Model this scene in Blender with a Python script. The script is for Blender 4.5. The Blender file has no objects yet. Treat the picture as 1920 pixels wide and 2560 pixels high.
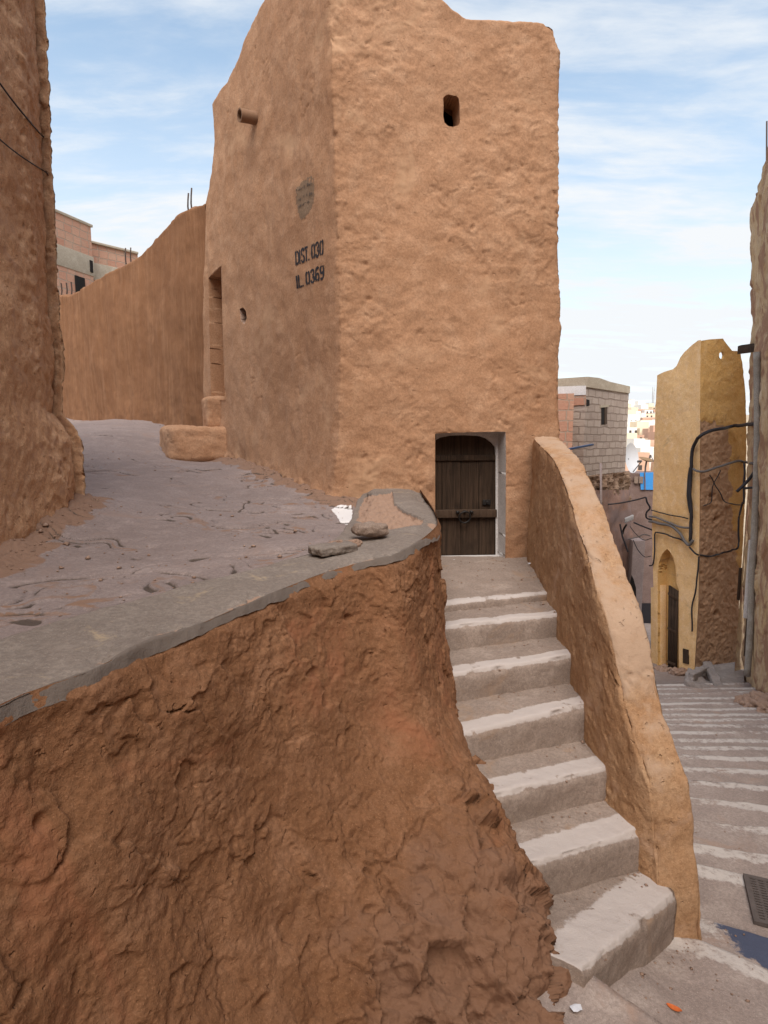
import bpy, bmesh, math, random
import numpy as np
from mathutils import Vector
from mathutils.bvhtree import BVHTree

# ------------------------------------------------------------------ camera, sky, sun, exposure
scene = bpy.context.scene
F, HZ = 1500.0, 1100.0                      # focal length and eye level in photo pixels (1920 x 2560)
PITCH = math.atan((1280 - HZ) / F)
cam_d = bpy.data.cameras.new("camera")
cam = bpy.data.objects.new("camera", cam_d)
scene.collection.objects.link(cam)
cam.location = (0, 0, 0)
cam.rotation_euler = (math.pi / 2 - PITCH, 0, 0)
cam_d.sensor_fit = 'VERTICAL'
cam_d.sensor_height = 36.0
cam_d.lens = 36.0 * F / 2560.0
cam_d.clip_start = 0.05
cam_d.clip_end = 6000
scene.camera = cam

SUN_EL, SUN_AZ = math.radians(54), math.radians(182)     # azimuth clockwise from the view direction
SKY_STRENGTH = 0.10
sun_d = bpy.data.lights.new("sun", 'SUN')
sun_d.energy = 2.0
sun_d.angle = math.radians(50)
sun_d.color = (1.0, 0.92, 0.83)
sun = bpy.data.objects.new("sun", sun_d)
scene.collection.objects.link(sun)
sv = Vector((math.sin(SUN_AZ) * math.cos(SUN_EL), math.cos(SUN_AZ) * math.cos(SUN_EL), math.sin(SUN_EL)))
sun.rotation_euler = (-sv).to_track_quat('-Z', 'Y').to_euler()

world = bpy.data.worlds.new("World")
scene.world = world
world.use_nodes = True
scene.view_settings.view_transform = 'Standard'
scene.view_settings.look = 'None'
scene.view_settings.gamma = 1
scene.view_settings.use_curve_mapping = False
scene.view_settings.exposure = 1.1


class T:
    """small helper to write node trees"""
    def __init__(s, tree):
        s.t = tree
        s.t.nodes.clear()

    def n(s, kind, props=None, **ins):
        nd = s.t.nodes.new(kind)
        for k, v in (props or {}).items():
            setattr(nd, k, v)
        for k, v in ins.items():
            s.set(nd, k, v)
        return nd

    def set(s, nd, k, v):
        key = int(k[1:]) if k[0] == '_' and k[1:].isdigit() else k.replace('_', ' ')
        inp = nd.inputs[key]
        if isinstance(v, bpy.types.NodeSocket):
            s.t.links.new(v, inp)
        elif isinstance(v, bpy.types.Node):
            s.t.links.new(v.outputs[0], inp)
        else:
            inp.default_value = v

    def math(s, op, a, b=0.0, clamp=False):
        return s.n('ShaderNodeMath', {'operation': op, 'use_clamp': clamp}, _0=a, _1=b).outputs[0]

    def mix(s, fac, a, b, blend='MIX'):
        nd = s.n('ShaderNodeMix', {'data_type': 'RGBA', 'blend_type': blend})
        s.set(nd, '_0', fac)
        s.set(nd, '_6', a)
        s.set(nd, '_7', b)
        return nd.outputs[2]

    def ramp(s, fac, lo, hi):
        nd = s.n('ShaderNodeMapRange', {'interpolation_type': 'SMOOTHSTEP'})
        s.set(nd, '_0', fac); s.set(nd, '_1', lo); s.set(nd, '_2', hi)
        return nd.outputs[0]

    def noise(s, vec, scale, detail=4.0, rough=0.55, dist=0.0):
        return s.n('ShaderNodeTexNoise', None, Vector=vec, Scale=scale, Detail=detail, Roughness=rough, Distortion=dist).outputs[0]

    def mapping(s, vec, rot=(0, 0, 0), scale=(1, 1, 1)):
        return s.n('ShaderNodeMapping', None, Vector=vec, Rotation=rot, Scale=scale).outputs[0]


def c4(c):
    return (c[0], c[1], c[2], 1.0)


# sky: physical sky with thin streaked cloud mixed in
w = T(world.node_tree)
sky = w.n('ShaderNodeTexSky', {'sky_type': 'NISHITA', 'sun_disc': False, 'sun_elevation': SUN_EL,
                               'sun_rotation': SUN_AZ, 'air_density': 1.0, 'dust_density': 0.6, 'ozone_density': 2.0})
gen = w.n('ShaderNodeTexCoord').outputs['Generated']
sep = w.n('ShaderNodeSeparateXYZ', None, Vector=gen)
zz = w.math('ADD', w.math('MAXIMUM', sep.outputs[2], 0.0), 0.12)
cx = w.math('DIVIDE', sep.outputs[0], zz)
cy = w.math('DIVIDE', sep.outputs[1], zz)
comb = w.n('ShaderNodeCombineXYZ', None, X=cx, Y=cy, Z=0.0).outputs[0]
st1 = w.mapping(comb, rot=(0, 0, 0.22), scale=(0.55, 2.1, 1))
n1 = w.noise(st1, 1.5, 8.0, 0.58, 0.5)
st2 = w.mapping(comb, rot=(0, 0, 0.35), scale=(1.0, 2.2, 1))
n2 = w.noise(st2, 4.2, 8.0, 0.62, 0.3)
streak = w.ramp(w.math('ADD', w.math('MULTIPLY', n1, 0.72), w.math('MULTIPLY', n2, 0.28)), 0.40, 0.68)
low = w.ramp(sep.outputs[2], 0.62, 0.02)
cloud = w.math('ADD', w.math('MULTIPLY', streak, 0.75), w.math('ADD', w.math('MULTIPLY', low, 0.74), 0.10), True)
tint = w.mix(1.0, sky.outputs[0], (1.35, 1.36, 1.18, 1), 'MULTIPLY')
bgcol = w.mix(cloud, tint, (4.3, 4.45, 4.6, 1))
bg = w.n('ShaderNodeBackground', None, Color=bgcol, Strength=SKY_STRENGTH)
w.n('ShaderNodeOutputWorld', None, Surface=bg)


# ------------------------------------------------------------------ from photo pixels to places
def ray(px, py):
    u = (px - 960) / F
    v = (1280 - py) / F
    return np.array((u, math.cos(PITCH) + v * math.sin(PITCH), -math.sin(PITCH) + v * math.cos(PITCH)))


def pz(px, py, z):
    d = ray(px, py)
    return d * z / d[2]


def pd(px, py, y):
    d = ray(px, py)
    return d * y / d[1]


def pp(px, py, p0, n):
    d = ray(px, py)
    return d * (np.dot(p0, n) / np.dot(d, n))


def proj(P):
    P = np.asarray(P, float)
    y = P[..., 1] * math.cos(PITCH) - P[..., 2] * math.sin(PITCH)
    v = P[..., 1] * math.sin(PITCH) + P[..., 2] * math.cos(PITCH)
    return np.stack([960 + F * P[..., 0] / y, 1280 - F * v / y], -1)


def A(*a):
    return np.array(a, float)


# ------------------------------------------------------------------ noise on arrays
_rng = np.random.RandomState(5)
_perm = np.concatenate([_rng.permutation(256)] * 3)
_grad = _rng.normal(size=(256, 3))
_grad /= np.linalg.norm(_grad, axis=1)[:, None]


def perlin(P):
    sh = P.shape[:-1]
    P = P.reshape(-1, 3) + 1000.0
    i = np.floor(P).astype(int)
    f = P - i
    i &= 255
    w_ = f * f * f * (f * (f * 6 - 15) + 10)
    out = 0
    for dx in (0, 1):
        for dy in (0, 1):
            for dz in (0, 1):
                g = _grad[_perm[_perm[_perm[i[:, 0] + dx] + i[:, 1] + dy] + i[:, 2] + dz]]
                k = (g * (f - (dx, dy, dz))).sum(1)
                k = k * (w_[:, 0] if dx else 1 - w_[:, 0]) * (w_[:, 1] if dy else 1 - w_[:, 1]) * (w_[:, 2] if dz else 1 - w_[:, 2])
                out = out + k
    return (out * 1.6).reshape(sh)


def fbm(P, octv=4, gain=0.5, off=0.0):
    o, a = 0, 1.0
    P = P + off
    for _ in range(octv):
        o = o + a * perlin(P)
        a *= gain
        P = P * 2.03 + 7.7
    return o


def ridged(P, octv=4, gain=0.5, off=0.0):
    o, a = 0, 1.0
    P = P + off
    for _ in range(octv):
        o = o + a * (1 - 2 * np.abs(perlin(P)))
        a *= gain
        P = P * 2.03 + 3.1
    return o


_rnd = _rng.rand(256, 3)


def facets(P, off=0.0):
    """trowelled look: every cell of a random partition is a slightly tilted plane. Returns height and distance to the cell border"""
    sh = P.shape[:-1]
    P = P.reshape(-1, 3) + 500.0 + off
    c0 = np.floor(P).astype(int)
    best = np.full(len(P), 1e9); second = best.copy(); val = np.zeros(len(P))
    for dx in (-1, 0, 1):
        for dy in (-1, 0, 1):
            for dz in (-1, 0, 1):
                c = c0 + (dx, dy, dz)
                h = _perm[_perm[_perm[c[:, 0] & 255] + (c[:, 1] & 255)] + (c[:, 2] & 255)]
                f = c + _rnd[h]
                d = ((P - f) ** 2).sum(1)
                v = ((P - f) * _grad[h]).sum(1) + 0.35 * (_rnd[h, 0] - 0.5)
                m = d < best
                second = np.where(m, best, np.minimum(second, d))
                val = np.where(m, v, val)
                best = np.where(m, d, best)
    return val.reshape(sh), (np.sqrt(second) - np.sqrt(best)).reshape(sh)


def sstep(a, b, x):
    t = np.clip((x - a) / (b - a), 0, 1)
    return t * t * (3 - 2 * t)


def smooth_poly(pts, n, closed=False):
    """Catmull-Rom resampled by arc length"""
    pts = np.asarray(pts, float)
    q = np.vstack([2 * pts[0] - pts[1], pts, 2 * pts[-1] - pts[-2]])
    out = []
    for k in range(len(pts) - 1):
        p0, p1, p2, p3 = q[k:k + 4]
        for t in np.linspace(0, 1, 24, endpoint=False):
            out.append(0.5 * (2 * p1 + (p2 - p0) * t + (2 * p0 - 5 * p1 + 4 * p2 - p3) * t * t + (3 * p1 - p0 - 3 * p2 + p3) * t ** 3))
    out.append(pts[-1])
    out = np.array(out)
    s = np.concatenate([[0], np.cumsum(np.linalg.norm(np.diff(out, axis=0), axis=1))])
    return np.stack([np.interp(np.linspace(0, s[-1], n), s, out[:, k]) for k in range(out.shape[1])], -1)


# ------------------------------------------------------------------ object helpers
COL = scene.collection


def tag(o, label=None, cat=None, group=None, kind=None):
    if label: o['label'] = label
    if cat: o['category'] = cat
    if group: o['group'] = group
    if kind: o['kind'] = kind
    return o


def thing(name, loc, label, cat, group=None):
    o = bpy.data.objects.new(name, None)
    o.empty_display_size = 0.1
    COL.objects.link(o)
    o.location = tuple(loc)
    return tag(o, label, cat, group)


def world_loc(o):
    l = Vector((0, 0, 0))
    while o is not None:
        l = l + o.location
        o = o.parent
    return np.array(l)


def mesh_obj(name, V, Fc, mat, parent=None, smooth=False, attrs=None, uv=None):
    V = np.asarray(V, float)
    me = bpy.data.meshes.new(name)
    if parent is not None:
        base = world_loc(parent)
    else:
        base = np.array([V[:, 0].mean(), V[:, 1].mean(), V[:, 2].min()])
    Fa = np.asarray(Fc) if not isinstance(Fc, list) or all(len(f) == len(Fc[0]) for f in Fc) else None
    if Fa is not None and len(Fa):
        m, k = Fa.shape
        me.vertices.add(len(V))
        me.vertices.foreach_set('co', (V - base).astype(np.float32).ravel())
        me.loops.add(m * k)
        me.loops.foreach_set('vertex_index', Fa.astype(np.int32).ravel())
        me.polygons.add(m)
        me.polygons.foreach_set('loop_start', np.arange(0, m * k, k, dtype=np.int32))
        me.polygons.foreach_set('loop_total', np.full(m, k, dtype=np.int32))
        me.update(calc_edges=True)
    else:
        me.from_pydata([tuple(v) for v in V - base], [], [tuple(int(i) for i in f) for f in Fc])
    if smooth:
        me.polygons.foreach_set('use_smooth', np.ones(len(me.polygons), dtype=bool))
    for k, v in (attrs or {}).items():
        a = me.attributes.new(k, 'FLOAT', 'POINT')
        a.data.foreach_set('value', np.asarray(v, np.float32).ravel())
    if uv is not None:
        lay = me.uv_layers.new(name='UVMap')
        li = np.zeros(len(me.loops), dtype=np.int32)
        me.loops.foreach_get('vertex_index', li)
        lay.data.foreach_set('uv', np.asarray(uv, np.float32).reshape(-1, 2)[li].ravel())
    me.validate()
    me.materials.append(mat)
    o = bpy.data.objects.new(name, me)
    COL.objects.link(o)
    if parent is not None:
        o.parent = parent
    else:
        o.location = tuple(base)
    return o


def grid_faces(nr, ncl, keep=None, flip=False):
    i = np.arange(nr * ncl).reshape(nr, ncl)
    q = np.stack([i[:-1, :-1], i[:-1, 1:], i[1:, 1:], i[1:, :-1]], -1)
    if flip: q = q[..., ::-1]
    return q[keep] if keep is not None else q.reshape(-1, 4)


def grid_normals(P):
    a = np.gradient(P, axis=1)
    b = np.gradient(P, axis=0)
    n = np.cross(a, b)
    return n / (np.linalg.norm(n, axis=-1, keepdims=True) + 1e-12)


def grid_obj(name, P, mat, parent=None, keep=None, attrs=None, uv=None, flip=False, smooth=True):
    nr, nc = P.shape[:2]
    return mesh_obj(name, P.reshape(-1, 3), grid_faces(nr, nc, keep, flip), mat, parent, smooth, attrs, uv)


def inside_poly(X, poly):
    x, y = X[..., 0], X[..., 1]
    r = np.zeros(x.shape, bool)
    n = len(poly)
    for k in range(n):
        x1, y1 = poly[k]; x2, y2 = poly[(k + 1) % n]
        c = ((y1 > y) != (y2 > y)) & (x < (x2 - x1) * (y - y1) / (y2 - y1 + 1e-12) + x1)
        r ^= c
    return r


def snap_holes(P, holes):
    """cut openings (photo-pixel polygons) in a grid; snap the rim onto the outline. Returns keep mask and rim edges per hole"""
    nr, nc = P.shape[:2]
    keep = np.ones((nr - 1, nc - 1), bool)
    cen = (P[:-1, :-1] + P[1:, 1:] + P[:-1, 1:] + P[1:, :-1]) / 4
    pc = proj(cen)
    rims = []
    idx = np.arange(nr * nc).reshape(nr, nc)
    for poly, zone, nrm in holes:
        rem = inside_poly(pc, poly) & zone
        keep &= ~rem
        edges = []
        rr = np.pad(rem, 1)
        for r, c in zip(*np.nonzero(rem)):
            if not rr[r, c + 1]: edges.append((idx[r, c], idx[r, c + 1]))
            if not rr[r + 2, c + 1]: edges.append((idx[r + 1, c + 1], idx[r + 1, c]))
            if not rr[r + 1, c]: edges.append((idx[r + 1, c], idx[r, c]))
            if not rr[r + 1, c + 2]: edges.append((idx[r, c + 1], idx[r + 1, c + 1]))
        vs = sorted({v for e in edges for v in e})
        flat = P.reshape(-1, 3)
        pl = np.array(poly, float)
        rim0 = flat[vs].mean(0)
        for v in vs:
            q = proj(flat[v])
            best = None
            for k in range(len(pl)):
                a, b = pl[k], pl[(k + 1) % len(pl)]
                t = np.clip(np.dot(q - a, b - a) / (np.dot(b - a, b - a) + 1e-9), 0, 1)
                w_ = a + t * (b - a)
                d = np.linalg.norm(w_ - q)
                if best is None or d < best[0]: best = (d, w_)
            if best[0] < 9:
                flat[v] = pp(best[1][0], best[1][1], rim0, nrm)
        rims.append(edges)
    return keep, rims


def reveal_obj(name, P, edges, depth, mat, parent, lip=0.004, steps=5, rough=0.0):
    """sides of an opening: the rim swept inwards along the vector depth"""
    flat = P.reshape(-1, 3)
    vs = sorted({v for e in edges for v in e})
    m = {v: k for k, v in enumerate(vs)}
    B = flat[vs]
    n = len(vs)
    dn = depth / np.linalg.norm(depth)
    V = np.vstack([B + dn * lip * 0 + depth * k / steps for k in range(steps + 1)])
    if rough:
        V[n:] += rough * np.stack([fbm(V[n:] * 9, 3, off=o_) for o_ in (0, 31, 77)], -1)
    Fc = []
    for a, b in edges:
        for k in range(steps):
            Fc.append((m[a] + k * n, m[a] + (k + 1) * n, m[b] + (k + 1) * n, m[b] + k * n))
    return mesh_obj(name, V, Fc, mat, parent)


class MB:
    """collects pieces of ONE mesh"""
    def __init__(s):
        s.V = []; s.F = []; s.U = []

    def add(s, V, Fc, uv=None):
        b = len(s.V)
        s.V += [tuple(v) for v in V]
        s.F += [tuple(i + b for i in f) for f in Fc]
        s.U += [tuple(u) for u in uv] if uv is not None else [(0, 0)] * len(V)

    def quad(s, a, b, c, d, u0=0.0, v0=0.0):
        a, b, c, d = [np.asarray(x, float) for x in (a, b, c, d)]
        w_ = np.linalg.norm(b - a); h_ = np.linalg.norm(d - a)
        s.add([a, b, c, d], [(0, 1, 2, 3)], [(u0, v0), (u0 + w_, v0), (u0 + w_, v0 + h_), (u0, v0 + h_)])

    def prism(s, base, z0, z1, closed_top=True):
        """vertical prism over a counter-clockwise plan polygon; z1 a number or one per corner"""
        n = len(base)
        z1 = [z1] * n if np.isscalar(z1) else z1
        z0 = [z0] * n if np.isscalar(z0) else z0
        for k in range(n):
            j = (k + 1) % n
            a, b = base[k], base[j]
            L = math.hypot(b[0] - a[0], b[1] - a[1])
            s.add([(a[0], a[1], z0[k]), (b[0], b[1], z0[j]), (b[0], b[1], z1[j]), (a[0], a[1], z1[k])], [(0, 1, 2, 3)],
                  [(0, z0[k]), (L, z0[j]), (L, z1[j]), (0, z1[k])])
        if closed_top:
            s.add([(p[0], p[1], z1[k]) for k, p in enumerate(base)], [tuple(range(n))], [(p[0], p[1]) for p in base])
            s.add([(p[0], p[1], z0[k]) for k, p in enumerate(base)], [tuple(range(n))[::-1]], [(p[0], p[1]) for p in base])

    def box(s, o, ex, ey, ez):
        """box from corner o along three vectors"""
        o, ex, ey, ez = [np.asarray(x, float) for x in (o, ex, ey, ez)]
        c = [o, o + ex, o + ex + ey, o + ey]
        c += [p + ez for p in c]
        for q in ((0, 1, 5, 4), (1, 2, 6, 5), (2, 3, 7, 6), (3, 0, 4, 7), (4, 5, 6, 7), (3, 2, 1, 0)):
            s.quad(*[c[i] for i in q])

    def tube(s, pts, r, n=8, caps=True):
        pts = np.asarray(pts, float)
        r = np.full(len(pts), r) if np.isscalar(r) else np.asarray(r, float)
        tan = np.gradient(pts, axis=0)
        tan /= np.linalg.norm(tan, axis=1)[:, None] + 1e-12
        up = A(0.13, 0.21, 1.0)
        V = []
        for p, t, rr in zip(pts, tan, r):
            a = np.cross(t, up)
            if np.linalg.norm(a) < 0.1: a = np.cross(t, A(1, 0.1, 0))
            a /= np.linalg.norm(a); b = np.cross(t, a)
            for k in range(n):
                w_ = 2 * math.pi * k / n
                V.append(p + rr * (math.cos(w_) * a + math.sin(w_) * b))
        Fc = []
        for i in range(len(pts) - 1):
            for k in range(n):
                Fc.append((i * n + k, i * n + (k + 1) % n, (i + 1) * n + (k + 1) % n, (i + 1) * n + k))
        if caps:
            Fc.append(tuple(range(n))[::-1]); Fc.append(tuple((len(pts) - 1) * n + k for k in range(n)))
        s.add(V, Fc)

    def build(s, name, mat, parent=None, smooth=False, bevel=0.0):
        o = mesh_obj(name, np.array(s.V), list(s.F), mat, parent, smooth, None, np.array(s.U))
        if bevel:
            bm = bmesh.new(); bm.from_mesh(o.data)
            bmesh.ops.remove_doubles(bm, verts=bm.verts, dist=1e-5)
            bmesh.ops.bevel(bm, geom=[e for e in bm.edges if len(e.link_faces) == 2 and e.calc_face_angle(0) > 0.4], offset=bevel, segments=2, affect='EDGES', profile=0.6)
            bm.to_mesh(o.data); bm.free()
        return o


def lump(name, cen, ex, ey, ez, mat, parent=None, n=24, rnd=0.35, amp=0.02, freq=4.0, seed=0.0, attrs=None):
    """rounded, noisy block: half axes ex, ey, ez (vectors) about a centre"""
    ex, ey, ez, cen = [np.asarray(x, float) for x in (ex, ey, ez, cen)]
    bm = bmesh.new()
    bmesh.ops.create_cube(bm, size=2.0)
    bmesh.ops.subdivide_edges(bm, edges=bm.edges, cuts=n, use_grid_fill=True)
    V = np.array([v.co[:] for v in bm.verts])
    bm.verts.ensure_lookup_table()
    Fc = [[v.index for v in f.verts] for f in bm.faces]
    bm.free()
    L = A(np.linalg.norm(ex), np.linalg.norm(ey), np.linalg.norm(ez))
    r = rnd * L.min()
    M = V * L
    inn = np.clip(M, -(L - r), L - r)
    d = M - inn
    ln = np.linalg.norm(d, axis=1, keepdims=True)
    M = np.where(ln > 1e-9, inn + d / np.maximum(ln, 1e-9) * r, M)
    W = cen + (M[:, :1] / L[0]) * ex + (M[:, 1:2] / L[1]) * ey + (M[:, 2:] / L[2]) * ez
    nrm = W - cen
    nrm /= np.linalg.norm(nrm, axis=1, keepdims=True) + 1e-9
    W = W + nrm * (amp * fbm(W * freq, 4, 0.55, seed))[:, None]
    return mesh_obj(name, W, np.array(Fc), mat, parent, True)


# ------------------------------------------------------------------ materials
def new_mat(name):
    m = bpy.data.materials.new(name)
    m.use_nodes = True
    t = T(m.node_tree)
    return m, t


def finish(m, t, col, rough=0.92, normal=None, spec=0.2, metal=0.0):
    b = t.n('ShaderNodeBsdfPrincipled', None, Base_Color=col, Roughness=rough, Metallic=metal)
    b.inputs['Specular IOR Level'].default_value = spec
    if normal is not None: t.set(b, 'Normal', normal)
    t.n('ShaderNodeOutputMaterial', None, Surface=b)
    return m


def plaster(name, dark, mid, light, bump=0.012, scale=1.0, stretch=(1, 1, 1), rot=(0, 0, 0), stain=None, stain_r=(0.56, 0.72), stain_scale=1.3,
            fine=0.004, pits=0.0, extra=None, rough=0.97, grain=0.45, straw=0.0):
    m, t = new_mat(name)
    pos = t.n('ShaderNodeNewGeometry').outputs['Position']
    sv_ = t.mapping(pos, rot=rot, scale=stretch)
    big = t.noise(pos, 0.9 * scale, 5, 0.6, 0.4)
    med = t.noise(sv_, 6.0 * scale, 6, 0.62, 0.3)
    fin = t.noise(sv_, 60.0 * scale, 4, 0.6)
    col = t.mix(t.ramp(big, 0.30, 0.70), c4(dark), c4(mid))
    col = t.mix(t.ramp(med, 0.42, 0.78), col, c4(light))
    col = t.mix(t.math('MULTIPLY', t.ramp(fin, 0.60, 0.40), 0.35), col, c4([x * 0.62 for x in dark]))
    col = t.mix(t.math('MULTIPLY', t.ramp(t.noise(sv_, 22 * scale, 3, 0.6), 0.60, 0.75), 0.30), col, c4([min(1, x * 1.25) for x in light]))
    gr = t.noise(pos, 190.0, 2, 0.6)
    col = t.mix(t.math('MULTIPLY', t.ramp(gr, 0.58, 0.74), grain), col, c4([min(1, x * 1.45) for x in light]))
    col = t.mix(t.math('MULTIPLY', t.ramp(gr, 0.42, 0.28), grain), col, c4([x * 0.45 for x in dark]))
    if straw:
        sn = t.noise(t.mapping(pos, rot=(0.5, 0.9, 0.3), scale=(1, 9, 5)), 34.0, 2, 0.5, 0.6)
        col = t.mix(t.math('MULTIPLY', t.ramp(sn, 0.70, 0.76), straw), col, c4([min(1, x * 1.5) for x in light]))
        sn2 = t.noise(t.mapping(pos, rot=(1.3, 0.2, 0.8), scale=(7, 1, 6)), 30.0, 2, 0.5, 0.6)
        col = t.mix(t.math('MULTIPLY', t.ramp(sn2, 0.71, 0.77), straw), col, c4([x * 0.5 for x in dark]))
    if stain is not None:
        s_ = t.ramp(t.noise(pos, stain_scale, 6, 0.65, 0.8), *stain_r)
        col = t.mix(s_, col, c4(stain))
    if extra is not None:
        col = extra(t, col, pos)
    h = t.math('ADD', t.math('MULTIPLY', med, bump), t.math('MULTIPLY', fin, fine))
    h = t.math('ADD', h, t.math('MULTIPLY', gr, 0.0022))
    h = t.math('ADD', h, t.math('MULTIPLY', t.noise(sv_, 18 * scale, 5, 0.65, 0.5), bump * 0.55))
    if pits:
        pn = t.noise(pos, 34 * scale, 2, 0.5)
        pm = t.ramp(pn, 0.67, 0.76)
        h = t.math('SUBTRACT', h, t.math('MULTIPLY', pm, pits))
    b = t.n('ShaderNodeBump', None, Strength=1.0, Distance=1.0, Height=h).outputs[0]
    return finish(m, t, col, rough, b)


def attr_mix(attr, color, lo=0.4, hi=0.6, noise_amp=0.5, scale=45.0):
    def f(t, col, pos):
        a = t.n('ShaderNodeAttribute', {'attribute_name': attr}).outputs['Fac']
        n_ = t.math('MULTIPLY', t.math('SUBTRACT', t.noise(pos, scale, 5, 0.7), 0.5), noise_amp * 2)
        k = t.ramp(t.math('ADD', a, n_), lo, hi)
        return t.mix(k, col, c4(color))
    return f


def chain(*fs):
    def f(t, col, pos):
        for g in fs: col = g(t, col, pos)
        return col
    return f


def simple(name, color, rough=0.8, var=0.2, scale=30, bump=0.0015, metal=0.0, spec=0.3):
    m, t = new_mat(name)
    pos = t.n('ShaderNodeNewGeometry').outputs['Position']
    n_ = t.noise(pos, scale, 5, 0.6)
    col = t.mix(n_, c4([c * (1 - var) for c in color]), c4([min(1, c * (1 + var)) for c in color]))
    b = t.n('ShaderNodeBump', None, Strength=1.0, Distance=1.0, Height=t.math('MULTIPLY', n_, bump)).outputs[0]
    return finish(m, t, col, rough, b, spec, metal)


def bricks(name, c1, c2, mortar, bw, bh, ms=0.012, bump=0.01, stain=(0.3, 0.25, 0.2), lines=0.0, offs=0.5):
    m, t = new_mat(name)
    uv = t.n('ShaderNodeUVMap').outputs[0]
    pos = t.n('ShaderNodeNewGeometry').outputs['Position']
    wob = t.n('ShaderNodeVectorMath', {'operation': 'SCALE'}, _0=t.n('ShaderNodeTexNoise', None, Vector=pos, Scale=2.5, Detail=3.0).outputs['Color'])
    wob.inputs['Scale'].default_value = 0.09
    uv2 = t.n('ShaderNodeVectorMath', {'operation': 'ADD'}, _0=uv, _1=wob.outputs[0]).outputs[0]
    br = t.n('ShaderNodeTexBrick', {'offset': offs}, Vector=uv2, Color1=c4(c1), Color2=c4(c2), Mortar=c4(mortar), Scale=1.0,
             Mortar_Size=ms, Mortar_Smooth=0.3, Bias=0.0, Brick_Width=bw, Row_Height=bh)
    col = br.outputs[0]
    n_ = t.noise(pos, 3.0, 6, 0.65, 0.5)
    col = t.mix(t.math('MULTIPLY', t.ramp(n_, 0.45, 0.75), 0.6), col, c4(stain))
    f_ = t.noise(pos, 25.0, 4, 0.6)
    col = t.mix(t.math('MULTIPLY', f_, 0.35), col, c4([x * 0.6 for x in c1]))
    h = t.math('MULTIPLY', t.math('SUBTRACT', 1.0, br.outputs[1]), bump)
    h = t.math('ADD', h, t.math('MULTIPLY', f_, bump * 0.8))
    if lines:
        su = t.n('ShaderNodeSeparateXYZ', None, Vector=uv2).outputs[1]
        h = t.math('ADD', h, t.math('MULTIPLY', t.math('SINE', t.math('MULTIPLY', su, lines)), bump * 0.4))
    b = t.n('ShaderNodeBump', None, Strength=1.0, Distance=1.0, Height=h).outputs[0]
    return finish(m, t, col, 0.92, b)


M = {}
M['tower'] = plaster('tower plaster', (0.385, 0.209, 0.117), (0.46, 0.259, 0.151), (0.525, 0.318, 0.198), straw=0.35, grain=0.35, bump=0.006, fine=0.0016, pits=0.004,
                     stain=(0.50, 0.305, 0.185))
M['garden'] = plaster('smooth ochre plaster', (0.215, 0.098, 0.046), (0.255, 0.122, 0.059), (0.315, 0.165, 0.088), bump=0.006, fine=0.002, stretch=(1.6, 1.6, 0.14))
M['left'] = plaster('rough straw plaster', (0.51, 0.29, 0.165), (0.61, 0.37, 0.218), (0.68, 0.445, 0.28), straw=0.6, bump=0.010, fine=0.004, pits=0.008,
                    stain=(0.48, 0.295, 0.195), stain_r=(0.5, 0.72), stain_scale=9.0)
M['mud'] = plaster('rough red mud', (0.20, 0.093, 0.044), (0.245, 0.118, 0.059), (0.315, 0.165, 0.092), straw=0.5, bump=0.009, fine=0.004, pits=0.004,
                   stain=(0.28, 0.118, 0.060), stain_r=(0.52, 0.7), extra=attr_mix('rock', (0.215, 0.115, 0.070), 0.25, 1.0, 0.6, 5.0))
M['cap'] = plaster('worn cement cap', (0.195, 0.158, 0.135), (0.24, 0.197, 0.168), (0.28, 0.235, 0.20), bump=0.004, fine=0.0015,
                   stain=(0.34, 0.265, 0.185), stain_r=(0.60, 0.72), stain_scale=5.0,
                   extra=chain(attr_mix('lip', (0.15, 0.120, 0.102), 0.35, 0.75, 0.5, 14.0), attr_mix('worn', (0.33, 0.215, 0.155), 0.4, 0.6, 0.2, 30.0)))
M['path'] = plaster('trodden cement path', (0.23, 0.180, 0.166), (0.275, 0.218, 0.202), (0.32, 0.256, 0.236), bump=0.003, fine=0.0014,
                    stain=(0.265, 0.195, 0.168), stain_scale=2.2,
                    extra=chain(attr_mix('worn', (0.235, 0.145, 0.102), 0.25, 0.70, 0.35, 16.0), attr_mix('white', (0.72, 0.69, 0.68), 0.4, 0.6, 0.35, 20.0), attr_mix('dirt_shade', (0.088, 0.066, 0.054), 0.22, 0.75, 0.35, 28.0)))  # path: weak groove shadows deepened in the colour, with crack dirt
M['step'] = plaster('cement step', (0.275, 0.212, 0.175), (0.335, 0.262, 0.218), (0.40, 0.32, 0.27), bump=0.004, fine=0.002,
                    stain=(0.33, 0.225, 0.155), stain_r=(0.54, 0.72), stain_scale=3.0,
                    extra=chain(attr_mix('paint', (0.50, 0.44, 0.41), 0.34, 0.66, 0.60, 20.0), attr_mix('dirt_shade', (0.15, 0.10, 0.07), 0.45, 0.85, 0.6, 26.0)))
M['street'] = plaster('worn street cement', (0.30, 0.235, 0.205), (0.37, 0.295, 0.26), (0.44, 0.36, 0.315), bump=0.006, fine=0.002,
                      stain=(0.36, 0.25, 0.195), stain_scale=1.8,
                      extra=chain(attr_mix('paint', (0.54, 0.48, 0.44), 0.42, 0.72, 0.60, 15.0), attr_mix('blue', (0.075, 0.085, 0.13), 0.45, 0.6, 0.5, 16.0)))
M['parapet'] = plaster('parapet plaster', (0.375, 0.208, 0.108), (0.435, 0.256, 0.138), (0.49, 0.312, 0.185), straw=0.4, bump=0.007, fine=0.003, pits=0.006,
                       stain=(0.50, 0.325, 0.215), stain_r=(0.55, 0.72), stain_scale=2.5,
                       extra=attr_mix('worn', (0.45, 0.31, 0.215), 0.35, 0.75, 0.5, 9.0))
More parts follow.
